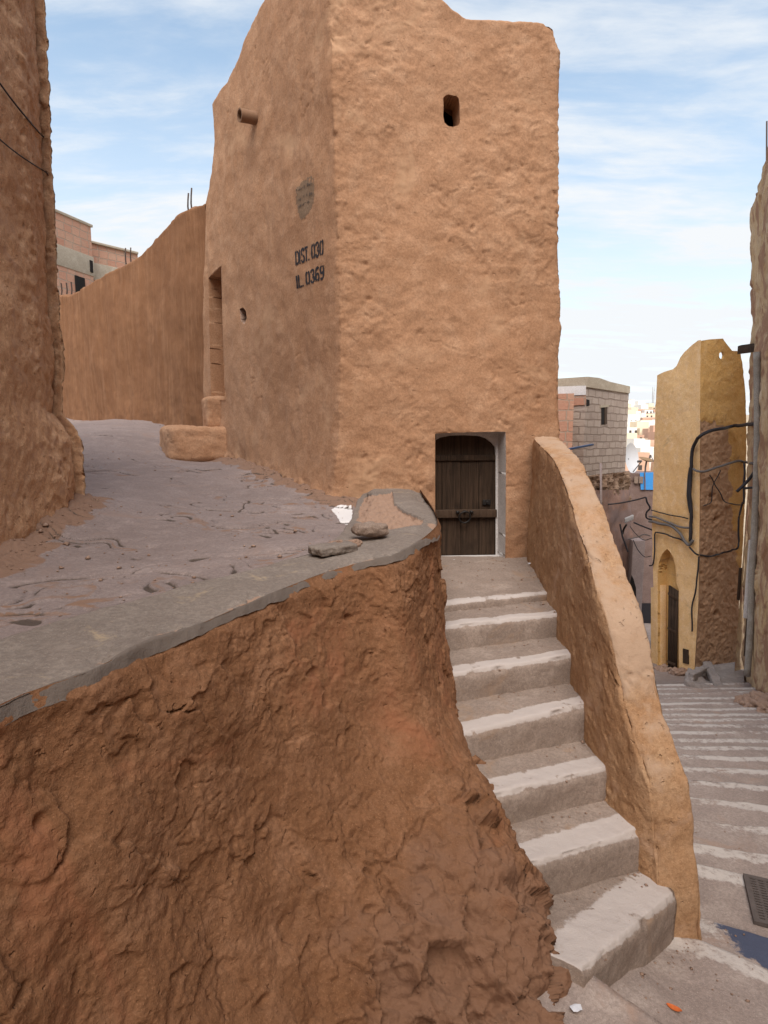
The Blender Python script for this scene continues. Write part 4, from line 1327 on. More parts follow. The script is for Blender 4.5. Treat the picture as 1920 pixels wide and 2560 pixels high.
yU = ext(U0, U1, XC)
rows, paint, blue = [], [], []
for i, s in enumerate(np.linspace(0, 1, 24)):
    yy = yU - 3.5 * (1 - s) ** 1.5
    rows.append(np.stack([XC, yy, np.full_like(XC, -2.0 + 0.1 * (1 - s))], -1)); paint.append(np.full_like(XC, 0.22 * (s > .9))); blue.append(0 * XC)
py, pzv = yU, -2.0
zb_ = -2.12
for k, (a, b, z) in enumerate(NOS):
    p, q = pz(*a, z), pz(*b, z)
    sl = (q[1] - p[1]) / (q[0] - p[0])
    sl = np.clip(sl, -0.75, 0.3)
    ynos = p[1] + (XC - p[0]) * sl * np.where(XC < p[0], 0.35, np.exp(-np.maximum(XC - p[0] - 1.2, 0) * 0.12))
    ynos = ynos + 0.018 * fbm(np.stack([XC * 0.9, 0 * XC + k * 3.7, 0 * XC], -1), 3)
    # riser of the step above
    for s in (0.35, 0.7, 1.0):
        rows.append(np.stack([XC, py + 0.018 * s, pzv * (1 - s) + zb_ * s + 0 * XC], -1)); paint.append(np.full_like(XC, 0.3 if s < .5 else 0)); blue.append(0 * XC)
    nt = 24 if k < 6 else (14 if k < 12 else 9)
    start = py + 0.02
    wpaint = 0.12 if k > 1 else 0.15
    for s in np.linspace(0.04, 1, nt):
        s = s if s == 1 else 1 - (1 - s) ** 1.25
        yy = start + (ynos - start) * s
        rows.append(np.stack([XC, yy, zb_ * (1 - s) + z * s + 0 * XC], -1))
        dist = (ynos - start) * (1 - s)
        paint.append(sstep(wpaint * 1.4, wpaint * 0.6, dist) * (0.62 + 0.35 * fbm(np.stack([XC * 0.8, 0 * XC + k, 0 * XC], -1), 2)))
        bl = 0 * XC
        if k <= 1: bl = sstep(wpaint * 2.6, wpaint * 0.9, dist) * sstep(1.45, 1.75, XC)
        blue.append(bl)
    py, pzv = ynos, z
    nz = NOS[k + 1][2] if k + 1 < len(NOS) else z - 0.12
    zb_ = z - (z - nz) * 0.72
for s in np.linspace(0, 1, 8):
    rows.append(np.stack([XC, py + 0.02 + 14 * s, zb_ - 2.3 * s + 0 * XC], -1)); paint.append(0 * XC); blue.append(0 * XC)
Ps = np.array(rows); paint = np.array(paint); blue = np.array(blue)
Ps[..., 2] += 0.012 * fbm(Ps * A(1.6, 1.6, 0.5), 4, 0.5, 6) + 0.004 * fbm(Ps * 8, 4, 0.6, 16)
Ps[..., 1] += 0.004 * fbm(Ps * 5, 3, 0.6, 60)
crk = sstep(0.018, 0.0, np.abs(fbm(Ps * A(1.3, 1.3, 0.6), 4, 0.6, 23))) * sstep(-0.05, 0.2, fbm(Ps * 0.8, 2, 0.5, 3))
Ps[..., 2] -= 0.012 * crk
foot_w = np.exp(-(((Ps[..., 0] - 1.05) / 0.55) ** 2 + ((Ps[..., 1] - 2.2) / 0.3) ** 2))
Ps[..., 2] += np.where(Ps[..., 1] < 2.55, 1, 0) * 0.12 * sstep(1.25, 0.75, Ps[..., 0]) * foot_w
street = grid_obj('street', Ps, M['street'], None, attrs={'paint': paint * (1 - 0.9 * (blue > 0.5) * (fbm(Ps * 6, 3, 0.6, 2) > -0.1)), 'blue': blue * (0.45 + 0.4 * (fbm(Ps * 5, 3, 0.6, 8) > -0.1))})
tag(street, kind='structure')
bvh_s = BVHTree.FromPolygons([tuple(v) for v in Ps.reshape(-1, 3)], [tuple(int(i) for i in f) for f in grid_faces(*Ps.shape[:2])])


def street_at(px, py):
    h = bvh_s.ray_cast(Vector((0, 0, 0)), Vector(ray(px, py)).normalized(), 60)
    return np.array(h[0]) if h[0] is not None else pz(px, py, -2.3)


# cast iron drain cover
g0, g1, g2 = street_at(1857, 2192), street_at(1884, 2312), street_at(1920, 2322)
gx = g2 - g1; gx[2] = 0; gx /= np.linalg.norm(gx)
gy = g0 - g1; gy /= np.linalg.norm(gy)
W_, H_ = 0.52, np.linalg.norm(g0 - g1)
dc = thing('drain_cover', g1, 'rusty pierced iron drain cover set in the stepped street', 'drain cover')
mb = MB()
up = np.cross(gx, gy); up /= np.linalg.norm(up)
if up[2] < 0: up = -up
o0 = g1 + up * 0.004
fr = 0.022
for o, ex_, ey_ in [(o0, gx * W_, gy * fr), (o0 + gy * (H_ - fr), gx * W_, gy * fr), (o0 + gy * fr, gx * fr, gy * (H_ - 2 * fr)), (o0 + gx * (W_ - fr) + gy * fr, gx * fr, gy * (H_ - 2 * fr))]:
    mb.box(o, ex_, ey_, up * 0.018)
M['cover'] = simple('worn cast iron', (0.13, 0.105, 0.095), 0.7, 0.35, 25, 0.002, 0.3)
mb.build('frame', M['cover'], dc)
mb = MB()
mb.box(o0 + gx * fr + gy * fr - up * 0.004, gx * (W_ - 2 * fr), gy * (H_ - 2 * fr), up * 0.012)
mb.build('plate', M['dark'], dc)
mb = MB()
nxh, nyh = 13, 16
for i in range(nxh + 1):
    u = fr + (W_ - 2 * fr) * i / nxh
    mb.box(o0 + gx * (u - 0.006) + gy * fr + up * 0.008, gx * 0.012, gy * (H_ - 2 * fr), up * 0.007)
for j in range(nyh + 1):
    v = fr + (H_ - 2 * fr) * j / nyh
    mb.box(o0 + gx * fr + gy * (v - 0.005) + up * 0.0085, gx * (W_ - 2 * fr), gy * 0.010, up * 0.008)
mb.build('grille', M['cover'], dc)
mb = MB()
rc = o0 + gx * W_ * 0.42 + gy * H_ * 0.42 + up * 0.017
mb.tube([rc + 0.055 * (math.cos(a) * gx + math.sin(a) * gy) for a in np.linspace(0, 2 * math.pi, 30)], 0.012, 8, False)
mb.build('lifting_ring', M['cover'], dc, True)

# small litter
lf = street_at(1685, 2525)
mb = MB()
la = A(0.75, -0.5, 0); la /= np.linalg.norm(la); lb_ = A(0.5, 0.75, 0); lb_ /= np.linalg.norm(lb_)
V = []
for i, s in enumerate(np.linspace(-1, 1, 11)):
    wd = 0.011 * (1 - s * s) ** 0.7 + 0.0006
    c0 = lf + la * 0.027 * s + A(0, 0, 0.005 + 0.004 * s * s)
    V += [c0 - lb_ * wd + A(0, 0, 0.004), c0, c0 + lb_ * wd + A(0, 0, 0.005)]
mb.add(V, [q for i in range(10) for q in ((3 * i, 3 * i + 1, 3 * i + 4, 3 * i + 3), (3 * i + 1, 3 * i + 2, 3 * i + 5, 3 * i + 4))])
M['leaf'] = simple('orange leaf', (0.55, 0.13, 0.03), 0.6, 0.3, 80)
tag(mb.build('fallen_leaf', M['leaf'], None, True), 'single orange fallen leaf on the street at the foot of the stairs', 'leaf')
M['paper'] = simple('paper', (0.62, 0.62, 0.66), 0.7, 0.15, 60)
for px, py, sc, lb in [(1440, 2530, 0.022, 'crumpled white paper scrap lying below the mud wall beside the lowest step'), (1325, 1413, 0.022, 'small white paper scrap on the landing right of the wooden door')]:
    c0 = street_at(px, py) if py > 2000 else pz(px, py, -1.04)
    mb = MB()
    V = [c0 + A(sc * math.cos(a) * (1 + .3 * math.sin(3 * a)), sc * 0.7 * math.sin(a), 0.008 + 0.012 * abs(math.sin(2.5 * a))) for a in np.linspace(0, 2 * math.pi, 9)[:-1]]
    V.append(c0 + A(0, 0, 0.022))
    mb.add(V, [(k, (k + 1) % 8, 8) for k in range(8)])
    tag(mb.build('paper_scrap', M['paper'], None), lb, 'litter')

# ------------------------------------------------------------------ house along the right side of the street
M['righthouse'] = plaster('flaking cream plaster', (0.52, 0.35, 0.19), (0.60, 0.44, 0.28), (0.64, 0.53, 0.40), bump=0.02, fine=0.006, scale=0.8, stretch=(2.2, 2.2, 0.35), stain=(0.34, 0.20, 0.13),
                          stain_r=(0.46, 0.58), stain_scale=1.6, pits=0.02)
rp = [(7.05, 11.6), (6.80, 11.0), (5.9, 8.9), (4.7, 6.0), (3.7, 3.0), (3.3, 0.0), (3.3, -6.0)]
rps = smooth_poly(np.array(rp), 300)
rbase = np.interp(rps[:, 1], [-6, 2.4, 11.6], [-2.4, -2.5, -5.2])
te = np.array([pd(x, y, 11.0) for x, y in [(1850, 1745), (1851, 1600), (1853, 1450), (1862, 1250), (1862, 1050), (1868, 900), (1880, 800), (1886, 600), (1885, 512), (1889, 480)]])[::-1]
ztop = np.interp(rps[:, 1], [-6, 5, 9.0, 10.3, 11.0, 11.6], [6.0, 6.0, 5.2, 4.75, 4.30, 4.2])
tt = np.linspace(0, 1, 260)[:, None]
Pr = np.zeros((260, 300, 3))
Pr[..., 0] = rps[None, :, 0]; Pr[..., 1] = rps[None, :, 1]
Pr[..., 2] = rbase[None] * (1 - tt) + ztop[None] * tt
lean = np.interp(Pr[..., 2], te[np.argsort(te[:, 2])][:, 2], te[np.argsort(te[:, 2])][:, 0]) - 6.80
Pr[..., 0] += (lean + 0.04 + 0.11 * sstep(3.2, 1.0, Pr[..., 2])) * sstep(7.5, 10.0, Pr[..., 1])
Nr = grid_normals(Pr); Nr *= np.sign((Nr * A(-1, 0, 0)).sum(-1, keepdims=True) + 1e-9)
Dr = 0.03 * fbm(Pr * 1.2, 4, 0.55, 3) + 0.03 * facets((Pr + 0.06 * np.stack([fbm(Pr * 3, 3, 0.6, q_) for q_ in (1, 2, 3)], -1)) * A(3, 3, 2.2), 9.0)[0] + 0.015 * ridged(Pr * A(4, 4, 2), 4, 0.6, 8) - 0.03
Pr = Pr + Nr * Dr[..., None]
rh = thing('cream_house', A(7.5, 8, -4.5), 'weathered cream plastered house on the right edge, with a drainpipe and peeling patches', 'house')
grid_obj('wall', Pr, M['righthouse'], rh)
mb = MB(); mb.prism([(8.5, 11.5), (6.9, 11.45), (4.8, 6), (3.5, 0), (3.5, -6), (8.5, -6)], 4.0, 4.12); mb.build('roof', M['concrete'], rh)
mb = MB(); mb.quad((7.05, 11.6, -5.2), (9.5, 12.3, -5.2), (9.5, 12.3, 4.2), (7.05, 11.6, 4.2)); mb.build('end_wall', M['righthouse'], rh)
M['greyplaster'] = plaster('grey render', (0.26, 0.23, 0.20), (0.33, 0.30, 0.27), (0.42, 0.39, 0.36), bump=0.012, fine=0.004)
pl_pts = [pd(1892, 880, 10.55), pd(1893, 1100, 10.55), pd(1886, 1330, 10.5), pd(1880, 1420, 10.5), pd(1876, 1560, 10.45), pd(1868, 1690, 10.45)]
mb = MB(); mb.tube(smooth_poly(np.array(pl_pts), 40), 0.055, 10); mb.build('drainpipe', M['greyplaster'], rh, True)
for (x, y0, y1, wpx, y_d, mt) in [(1857, 1350, 1545, 12, 10.86, 'white'), (1858, 1530, 1640, 7, 10.83, 'wood2'), (1841, 1420, 1500, 5, 11.6, 'wood'), (1908, 1390, 1620, 20, 9.75, 'white')]:
    p = pd(x, y1, y_d); q = pd(x, y0, y_d); wd = wpx * y_d / F
    mb = MB(); mb.box(p, A(wd, -wd * 0.8, 0), A(0.05, 0.05, 0), (q - p) * A(0, 0, 1)); mb.build('jamb' if mt != 'white' else 'render_patch', M[mt], rh, bevel=0.01)
p0, p1 = pd(1852, 884, 11.5), pd(1885, 880, 11.2)
mb = MB(); mb.box(p0, p1 - p0, A(0, 0.12, 0), A(0, 0, 0.16)); mb.build('beam', M['wood'], rh, bevel=0.01)
an = MB(); q0, q1 = pd(1916, 520, 11.0), pd(1917, 303, 11.0)
an.tube([q0, (q0 + q1) / 2, q1], 0.013, 6)
tag(an.build('antenna_pole', M['rust'], None, True), 'thin upright antenna pole on the roof at the right edge', 'antenna')

# unseen house added behind the viewpoint, to block low sky off the walls
hb = thing('sky_blocker_house', A(0, -6, -2.4), 'unseen ochre plastered house added behind the viewpoint to shade the retaining wall', 'house')
mb = MB(); mb.prism([(-4, -9), (3.2, -9), (3.2, -4.2), (-4, -4.6)], -2.4, 3.4); mb.build('wall', M['tower'], hb)
mb = MB(); mb.box((0.6, -4.42, -2.0), (0.95, 0.0, 0), (0, 0.1, 0), (0, 0, 1.9)); mb.build('door', M['wood'], hb)

# ------------------------------------------------------------------ yellow house
Y0 = pd(1744, 1300, 12.0)
ydl = A(-0.26, 1.3, 0); ydl /= np.linalg.norm(ydl)          # along the door side, away
ynl = A(-ydl[1], ydl[0], 0)
ydr = A(1.25, 0.62, 0); ydr /= np.linalg.norm(ydr)
ynr = A(ydr[1], -ydr[0], 0)
M['yellow'] = plaster('yellow limewash', (0.77, 0.475, 0.215), (0.84, 0.55, 0.28), (0.86, 0.60, 0.365), bump=0.006, fine=0.003, stain=(0.42, 0.30, 0.17), stain_r=(0.60, 0.74), stain_scale=1.6)
M['ochre'] = plaster('deep yellow plaster', (0.66, 0.385, 0.135), (0.72, 0.44, 0.17), (0.75, 0.49, 0.23), bump=0.012, fine=0.004, stain=(0.42, 0.25, 0.12), stain_r=(0.60, 0.70), stain_scale=1.9,
                     extra=attr_mix('bare', (0.47, 0.29, 0.18), 0.4, 0.6, 0.25, 6.0))
yl_edge = np.array([pp(x, y, Y0, ynl) for x, y in [(1640, 1760), (1642, 1670), (1634, 1500), (1630, 1300), (1634, 1150), (1639, 1000), (1643, 938), (1644, 900)]])
yc_edge = np.array([pp(x, y, Y0, ynl) for x, y in [(1733, 1760), (1736, 1680), (1746, 1500), (1749, 1300), (1750, 1100), (1751, 930), (1752, 848), (1752, 800)]])
yr_edge = np.array([pp(x, y, Y0, ynr) for x, y in [(1850, 1760), (1850, 1640), (1851, 1500), (1860, 1300), (1866, 1150), (1866, 1050), (1862, 960), (1850, 880), (1840, 848), (1838, 800)]])
ytl = np.array([pp(x, y, Y0, ynl) for x, y in [(1643, 938), (1660, 930), (1683, 923), (1693, 914), (1702, 894), (1715, 878), (1731, 865), (1751, 850)]])
ytr = np.array([pp(x, y, Y0, ynr) for x, y in [(1752, 850), (1770, 848), (1800, 846), (1838, 847), (1842, 858), (1851, 878)]])


def two_edge_grid(E0, E1, top, d, ncol, nrow, zbot):
    """grid between two leaning edges with an uneven top; top given as points along direction d"""
    Pq = np.zeros((nrow, ncol, 3))
    ss = np.linspace(0, 1, ncol)
    o = edge_at(E0, A(0.0))[0]
    ts = np.dot(top - o, d)
    order = np.argsort(ts)
    for j, s in enumerate(ss):
        pos = edge_at(E0, A(1.0))[0] * (1 - s) + edge_at(E1, A(1.0))[0] * s
        zt_ = np.interp(np.dot(pos - o, d), ts[order], top[order, 2])
        z = zbot + np.linspace(0, 1, nrow) * (zt_ - zbot)
        Pq[:, j] = edge_at(E0, z) * (1 - s) + edge_at(E1, z) * s
    return Pq


yh = thing('yellow_house', A(6.4, 12.3, -4.8), 'narrow yellow house with a peeling ochre side and an arched doorway at the street bottom', 'house')
Pyl = two_edge_grid(yl_edge[np.argsort(yl_edge[:, 2])], yc_edge[np.argsort(yc_edge[:, 2])], ytl, -ydl, 130, 420, -5.6)
Dn = 0.015 * fbm(Pyl * 1.5, 3, 0.5, 9) + 0.004 * fbm(Pyl * 8, 4, 0.6, 3)
Dn = Dn * sstep(1.0, 0.93, np.linspace(0, 1, 130))[None]
Pyl = Pyl + ynl * Dn[..., None]


def c6(x, y): return (1380 + x * .3255, 1250 + y * .3255)


arch_poly = [c6(*p) for p in [(812, 1320), (812, 560), (822, 480), (845, 415), (868, 388), (885, 375), (905, 395), (930, 440), (948, 510), (955, 640), (974, 690), (974, 1335), (940, 1370)]]
ky, ry = snap_holes(Pyl, [(arch_poly, np.ones((419, 129), bool), ynl)])
grid_obj('wall', Pyl, M['yellow'], yh, ky)
nch = reveal_obj('arched_doorway', Pyl, ry[0], -ynl * 0.22, M['ochre'], yh)
q = [pp(x, y, Y0 - ynl * 0.215, ynl) for x, y in [(1656, 1760), (1705, 1760), (1705, 1362), (1656, 1362)]]
mb = MB(); mb.quad(*q); mb.build('doorway_back', M['ochre'], nch)
q = [pp(*c6(x, y), Y0 - ynl * 0.20, ynl) for x, y in [(800, 1360), (880, 1360), (880, 670), (800, 670)]]
mb = MB(); mb.box(q[0], q[1] - q[0], ynl * 0.14, q[3] - q[0]); mb.build('door_jamb', M['yellow'], nch, bevel=0.012)
dq = [pp(*c6(x, y), Y0 - ynl * 0.02, ynl) for x, y in [(900, 1350), (962, 1372), (974, 700), (908, 655)]]
mb = MB(); nn_ = ynl * 0.045
for k in range(3):
    a_, b_ = k / 3 + 0.012, (k + 1) / 3 - 0.012
    lo = dq[0] + (dq[1] - dq[0]) * a_; hi = dq[3] + (dq[2] - dq[3]) * a_
    lo2 = dq[0] + (dq[1] - dq[0]) * b_; hi2 = dq[3] + (dq[2] - dq[3]) * b_
    V = [lo, lo2, hi2, hi, lo + nn_, lo2 + nn_, hi2 + nn_, hi + nn_]
    mb.add(V, [(0, 1, 2, 3), (4, 5, 6, 7), (0, 1, 5, 4), (1, 2, 6, 5), (2, 3, 7, 6), (3, 0, 4, 7)])
yd = mb.build('door', M['wood'], yh)
for f_ in (0.15, 0.52, 0.9):
    mb = MB()
    lo = dq[0] * (1 - f_) + dq[3] * f_; lo2 = dq[1] * (1 - f_) + dq[2] * f_
    mb.box(lo + nn_, lo2 - lo, ynl * 0.015, A(0, 0, 0.05))
    mb.build('door_batten', M['wood2'], yd)
Pyr = two_edge_grid(yc_edge[np.argsort(yc_edge[:, 2])], yr_edge[np.argsort(yr_edge[:, 2])], ytr, ydr, 120, 400, -5.6)
ppx = proj(Pyr)
bare = sstep(925, 1010, ppx[..., 1] + 18 * fbm(Pyr * 3, 4, 0.6, 5)) * 0
bare = np.maximum(bare, sstep(1050, 1075, ppx[..., 1] + 25 * fbm(Pyr * 2.5, 3, 0.6, 7)) * sstep(1838, 1815, ppx[..., 0] + 12 * fbm(Pyr * 3, 3, 0.5, 2) - 0.10 * np.maximum(ppx[..., 1] - 1180, 0)))
Dn = 0.02 * fbm(Pyr * 1.5, 3, 0.5, 9) + 0.006 * fbm(Pyr * 8, 4, 0.6, 3) + bare * (-0.04 + 0.014 * ridged(Pyr * A(4, 4, 6), 4, 0.6, 2) + 0.012 * facets(Pyr * 7, 2.0)[0])
for hx_, hy_ in ((1796, 1298), (1794, 1534), (1752 + 30, 1240)):
    Dn = Dn - 0.14 * np.exp(-(((ppx[..., 0] - hx_) / 5.0) ** 2 + ((ppx[..., 1] - hy_) / 5.0) ** 2))
Dn = Dn * sstep(0.0, 0.05, np.linspace(0, 1, 120))[None]
Pyr = Pyr + ynr * Dn[..., None]
loop_poly = [(1798, 884), (1802, 880), (1807, 881), (1809, 888), (1807, 896), (1802, 898), (1798, 893)]
ky2, ry2 = snap_holes(Pyr, [(loop_poly, np.ones((399, 119), bool), ynr)])
grid_obj('side_wall', Pyr, M['ochre'], yh, ky2, attrs={'bare': bare.ravel()})
reveal_obj('parapet_hole', Pyr, ry2[0], -ynr * 0.03, M['ochre'], yh)
ytop = [yl_edge[-2], yc_edge[-2], yr_edge[-3]]
b_ = ytop[0] + A(2.2, 1.2, 0)
mb = MB(); mb.prism([(ytop[0][0] + .15, ytop[0][1] - .1), (ytop[1][0] + .12, ytop[1][1] + .1), (ytop[2][0] - .1, ytop[2][1] + .15), (b_[0], b_[1])], 0.9, 1.0); mb.build('roof', M['concrete'], yh)
mb = MB(); q = ytop[2] + A(-0.1, 0.3, 0)
mb.quad((q[0], q[1], -5.5), (b_[0], b_[1], -5.5), (b_[0], b_[1], 1.3), (q[0], q[1], 1.3)); q = ytop[0] + A(0.45, 0.1, 0)
mb.quad((b_[0], b_[1], -5.5), (q[0], q[1], -5.5), (q[0], q[1], 1.3), (b_[0], b_[1], 1.3)); mb.build('rear_wall', M['ochre'], yh)
mb = MB(); q = [pp(*c6(x, y), Y0, ynl) for x, y in [(1012, 1250), (1052, 1262), (1052, 1160), (1012, 1140)]]
mb.box(q[0] - ynl * 0.05, q[1] - q[0], ynl * 0.075, q[3] - q[0]); mb.build('meter_niche', M['wood'], yh)

# cables on the yellow house


def yw(px, py, off=0.05):
    """a point a little in front of whichever yellow wall is there"""
    if px < 1750: return pp(px, py, Y0 + ynl * off, ynl)
    return pp(px, py, Y0 + ynr * off, ynr)


def c5(x, y): return (1380 + x * .3255, 800 + y * .3255)


CG = 'cables strung over the yellow house'


def cable(pts, r, mat, label, sagn=90):
    mb_ = MB(); p = smooth_poly(np.array(pts), sagn)
    p = p + 0.022 * np.stack([perlin(p * 3 + o_) for o_ in (0, 5, 9)], -1)
    mb_.tube(p, r, 7)
    return tag(mb_.build('cable', M[mat], None, True), label, 'cable', CG)


cable([pd(*c5(1720, 755), 10.2), pd(*c5(1659, 770), 10.4), pd(*c5(1600, 790), 10.6), pd(*c5(1530, 800), 11.0)] + [yw(*c5(x, y), 0.09) for x, y in [(1400, 815), (1300, 832), (1200, 862), (1140, 895)]] +
      [yw(*c5(x, y), 0.07) for x, y in [(1098, 945), (1075, 1020), (1070, 1100), (1062, 1200), (1060, 1300), (1064, 1400), (1066, 1500)]] + [yw(*c6(1062, 180), .06), yw(*c6(1064, 320), .06)],
      0.034, 'cable', 'thickest black cable bundle, arching over the corner of the yellow house and down')
cable([yw(*c5(x, y), 0.075) for x, y in [(1058, 1130), (1048, 1200), (1046, 1300), (1050, 1400), (1060, 1480)]], 0.026, 'cable', 'short black cable strapped beside the thick bundle at the yellow corner')
cable([yw(*c5(x, y), 0.07) for x, y in [(1085, 1140), (1120, 1160)]] + [yw(*c5(x, y), 0.08) for x, y in [(1180, 1160), (1280, 1128), (1380, 1095), (1440, 1080), (1480, 1090)]] + [pd(*c5(1540, 1105), 11.0)],
      0.024, 'greycable', 'grey cable crossing the bare patch halfway up the ochre side wall')
cable([pd(*c5(1720, 930), 9.9), pd(*c5(1659, 1010), 10.2), pd(*c5(1590, 1110), 10.5), pd(*c5(1520, 1220), 10.7), pd(*c5(1420, 1315), 10.8)], 0.028, 'cable', 'thick black cable slanting down to a cut end beside the right house')
cable([pd(*c5(1470, 1292), 10.75), pd(*c5(1540, 1285), 10.6), pd(*c5(1600, 1292), 10.5), pd(*c5(1612, 1310), 10.5), pd(*c5(1575, 1330), 10.5)], 0.022, 'cable', 'black cable stub hooked on the wall right of the ochre side')
cable([yw(*c5(x, y), 0.06) for x, y in [(1210, 1190), (1245, 1240), (1280, 1320), (1320, 1390), (1380, 1418), (1450, 1420)]], 0.011, 'cable', 'thin black wire looping down over the bare patch')
cable([yw(*c5(x, y), 0.06) for x, y in [(1290, 1155), (1250, 1240), (1228, 1330), (1220, 1400), (1165, 1430)]], 0.010, 'cable', 'thin black wire hanging straight down the bare patch')
cable([pd(*c5(x, y), 11.1) for x, y in [(1478, 1100), (1475, 1250), (1468, 1400)]] + [pd(*c6(x, y), 11.3) for x, y in [(1460, 30), (1440, 150), (1432, 250), (1440, 330), (1420, 380)]] +
      [yw(*c6(x, y), .07) for x, y in [(1330, 400), (1220, 428), (1140, 425)]] + [yw(*c6(x, y), .07) for x, y in [(1100, 410), (1060, 360)]], 0.018, 'cable', 'long black cable dropping beside the right house and swinging back across the ochre side')
cable([yw(*c6(x, y), 0.06) for x, y in [(748, 125), (820, 140), (900, 175), (980, 205), (1055, 210)]], 0.022, 'greycable', 'frayed grey cable, the upper of two under the yellow first floor')
cable([yw(*c6(x, y), 0.06) for x, y in [(748, 165), (840, 180), (930, 210), (985, 255), (1020, 315), (1055, 345), (1085, 310)]], 0.030, 'greycable', 'thick grey cable, the lower of two above the arched doorway')
cable([yw(*c6(x, y), 0.05) for x, y in [(755, 505), (778, 490), (783, 400), (788, 300), (795, 248), (840, 255), (920, 285), (990, 300), (1050, 350)]], 0.016, 'cable', 'black cable bent square round the left of the arched doorway')
cable([yw(*c6(x, y), 0.05) for x, y in [(757, 75), (820, 95), (930, 120), (1040, 140)]], 0.012, 'cable', 'thin black wire sagging across the yellow wall above the grey cables')
cable([yw(*c6(x, y), 0.05) for x, y in [(1125, 430), (1122, 560), (1105, 700), (1075, 820), (1078, 930), (1076, 1010)]], 0.016, 'cable', 'black cable running down the lower corner of the yellow house')

# ------------------------------------------------------------------ grey ramp block and ledge by the ochre side
M['slab'] = plaster('grey cement slab', (0.26, 0.22, 0.20), (0.32, 0.27, 0.25), (0.38, 0.33, 0.30), bump=0.008, fine=0.003)
lp = [pd(*c6(1130, 1300), 11.3), pd(*c6(1470, 1260), 11.3), pd(*c6(1470, 1500), 11.0), pd(*c6(1320, 1520), 10.4)]
lump('x', A(0, 0, 0), A(.01, 0, 0), A(0, .01, 0), A(0, 0, .01), M['slab'], None, 2).name = 'pebble'
bpy.data.objects.remove(bpy.data.objects['pebble'])
st = thing('side_ramp', pd(1810, 1740, 11.2) , 'broken grey cement ramp with whitewashed edges at the foot of the ochre side', 'ramp')
def on_z(px, py, y): return pd(px, py, y)
mb = MB()
f0, f1 = on_z(*c6(1050, 1345), 11.0), on_z(*c6(1205, 1270), 11.9)
f2, f3 = on_z(*c6(1470, 1235), 12.0), on_z(*c6(1480, 1520), 10.6)
f4 = on_z(*c6(1335, 1525), 10.5)
mb.add([f1, f2, f3, f4], [(0, 1, 2, 3)])
dz = A(0, 0, -0.9)
for a_, b_ in ((f1, f4), (f4, f3)):
    mb.quad(a_, b_, b_ + dz, a_ + dz)
mb.build('slab', M['slab'], st)
lump('kerb', (f1 + f4) / 2 + A(-0.05, 0, 0.0), (f4 - f1) / 2 * 1.02, A(0.10, 0.02, 0), A(0, 0, 0.10), M['slab'], st, 22, 0.3, 0.05, 6, 3)
lump('kerb', (f0 + f1) / 2 + A(0.02, -0.02, -0.03), (f1 - f0) / 2, A(0.02, -0.08, 0), A(0, 0, 0.08), M['slab'], st, 18, 0.3, 0.05, 6, 7)
lump('block', (f0 + f4) / 2 + A(0.05, 0.2, -0.33), (f4 - f0) / 2 * 1.02, A(0.2, 0.35, 0), A(0, 0, 0.32), M['slab'], st, 24, 0.3, 0.06, 3, 5)
rub_pts = [(1490, 1560, .10), (1560, 1590, .13), (1620, 1570, .16), (1580, 1530, .09), (1650, 1620, .10), (1530, 1540, .07), (980, 1340, .13), (1010, 1280, .14), (1090, 1270, .10), (840, 1300, .10), (870, 1310, .08)]
for k, (x, y, r) in enumerate(rub_pts):
    c0 = street_at(*c6(x, y))
    lb = ['fallen earth and rubble heaped against the foot of the right house', 'rubble heaped at the threshold of the arched yellow doorway'][k > 5]
    tag(lump('rubble_lump', c0 + A(0, 0, r * 0.25), A(r * 1.2, 0.02, 0), A(0, r, 0), A(0.01, 0, r * 0.6), M['rubble'], None, 12, 0.8, 0.06 + 0.2 * r, 7, k * 3.0), lb, 'rubble', ['rubble under the right house', 'rubble at the yellow doorway'][k > 5])

# ------------------------------------------------------------------ concrete block house and the lane below it
M['block'] = bricks('grey concrete blocks', (0.37, 0.295, 0.25), (0.47, 0.385, 0.33), (0.27, 0.205, 0.165), 0.40, 0.185, 0.016, 0.03, (0.29, 0.215, 0.18))
M['rubstone'] = plaster('rubble stone wall', (0.20, 0.125, 0.085), (0.29, 0.19, 0.13), (0.40, 0.28, 0.20), bump=0.06, fine=0.01, pits=0.03)
M['rose'] = plaster('dusty rose plaster', (0.23, 0.135, 0.105), (0.29, 0.175, 0.135), (0.33, 0.21, 0.165), bump=0.01, fine=0.004, stain=(0.21, 0.145, 0.13), stain_r=(0.48, 0.62), stain_scale=0.8)
M['mauve'] = plaster('mauve plaster', (0.20, 0.135, 0.115), (0.245, 0.17, 0.15), (0.28, 0.20, 0.18), bump=0.008, fine=0.003)
ZT = 1.54
K0 = pd(1466, 946, 15.0); K0[2] = ZT
K1 = pd(1573, 964, 17.0); K1[2] = ZT
K2 = pd(1380, 952, 15.6); K2 = K0 + (K2 - K0) * 3.2; K2[2] = ZT
bo = thing('block_house', A(5.2, 16, -5.6), 'unplastered grey concrete block house with a small window, beyond the stair parapet', 'house')
e_r = (K1 - K0); e_r /= np.linalg.norm(e_r); n_r = A(e_r[1], -e_r[0], 0)
e_l = (K2 - K0); e_l /= np.linalg.norm(e_l); n_l = A(-e_l[1], e_l[0], 0)
if n_l[1] > 0: n_l = -n_l
mb = MB()
zb2 = pd(1466, 1190, 15.0)[2]
mb.prism([tuple(K2[:2]), tuple(K0[:2]), tuple(K1[:2]), (K1[0] - 0.8, K1[1] + 3.5), (K2[0] - .8, K2[1] + 3.0)], zb2, ZT - 0.25)
mb.build('wall', M['block'], bo)
mb = MB()
fr_ = [(0, 0), (0.25, .02), (0.5, -.03), (0.62, -.10), (1.0, -.06)]
tp = [K0 + (K1 - K0) * a + A(0, 0, b) for a, b in fr_]
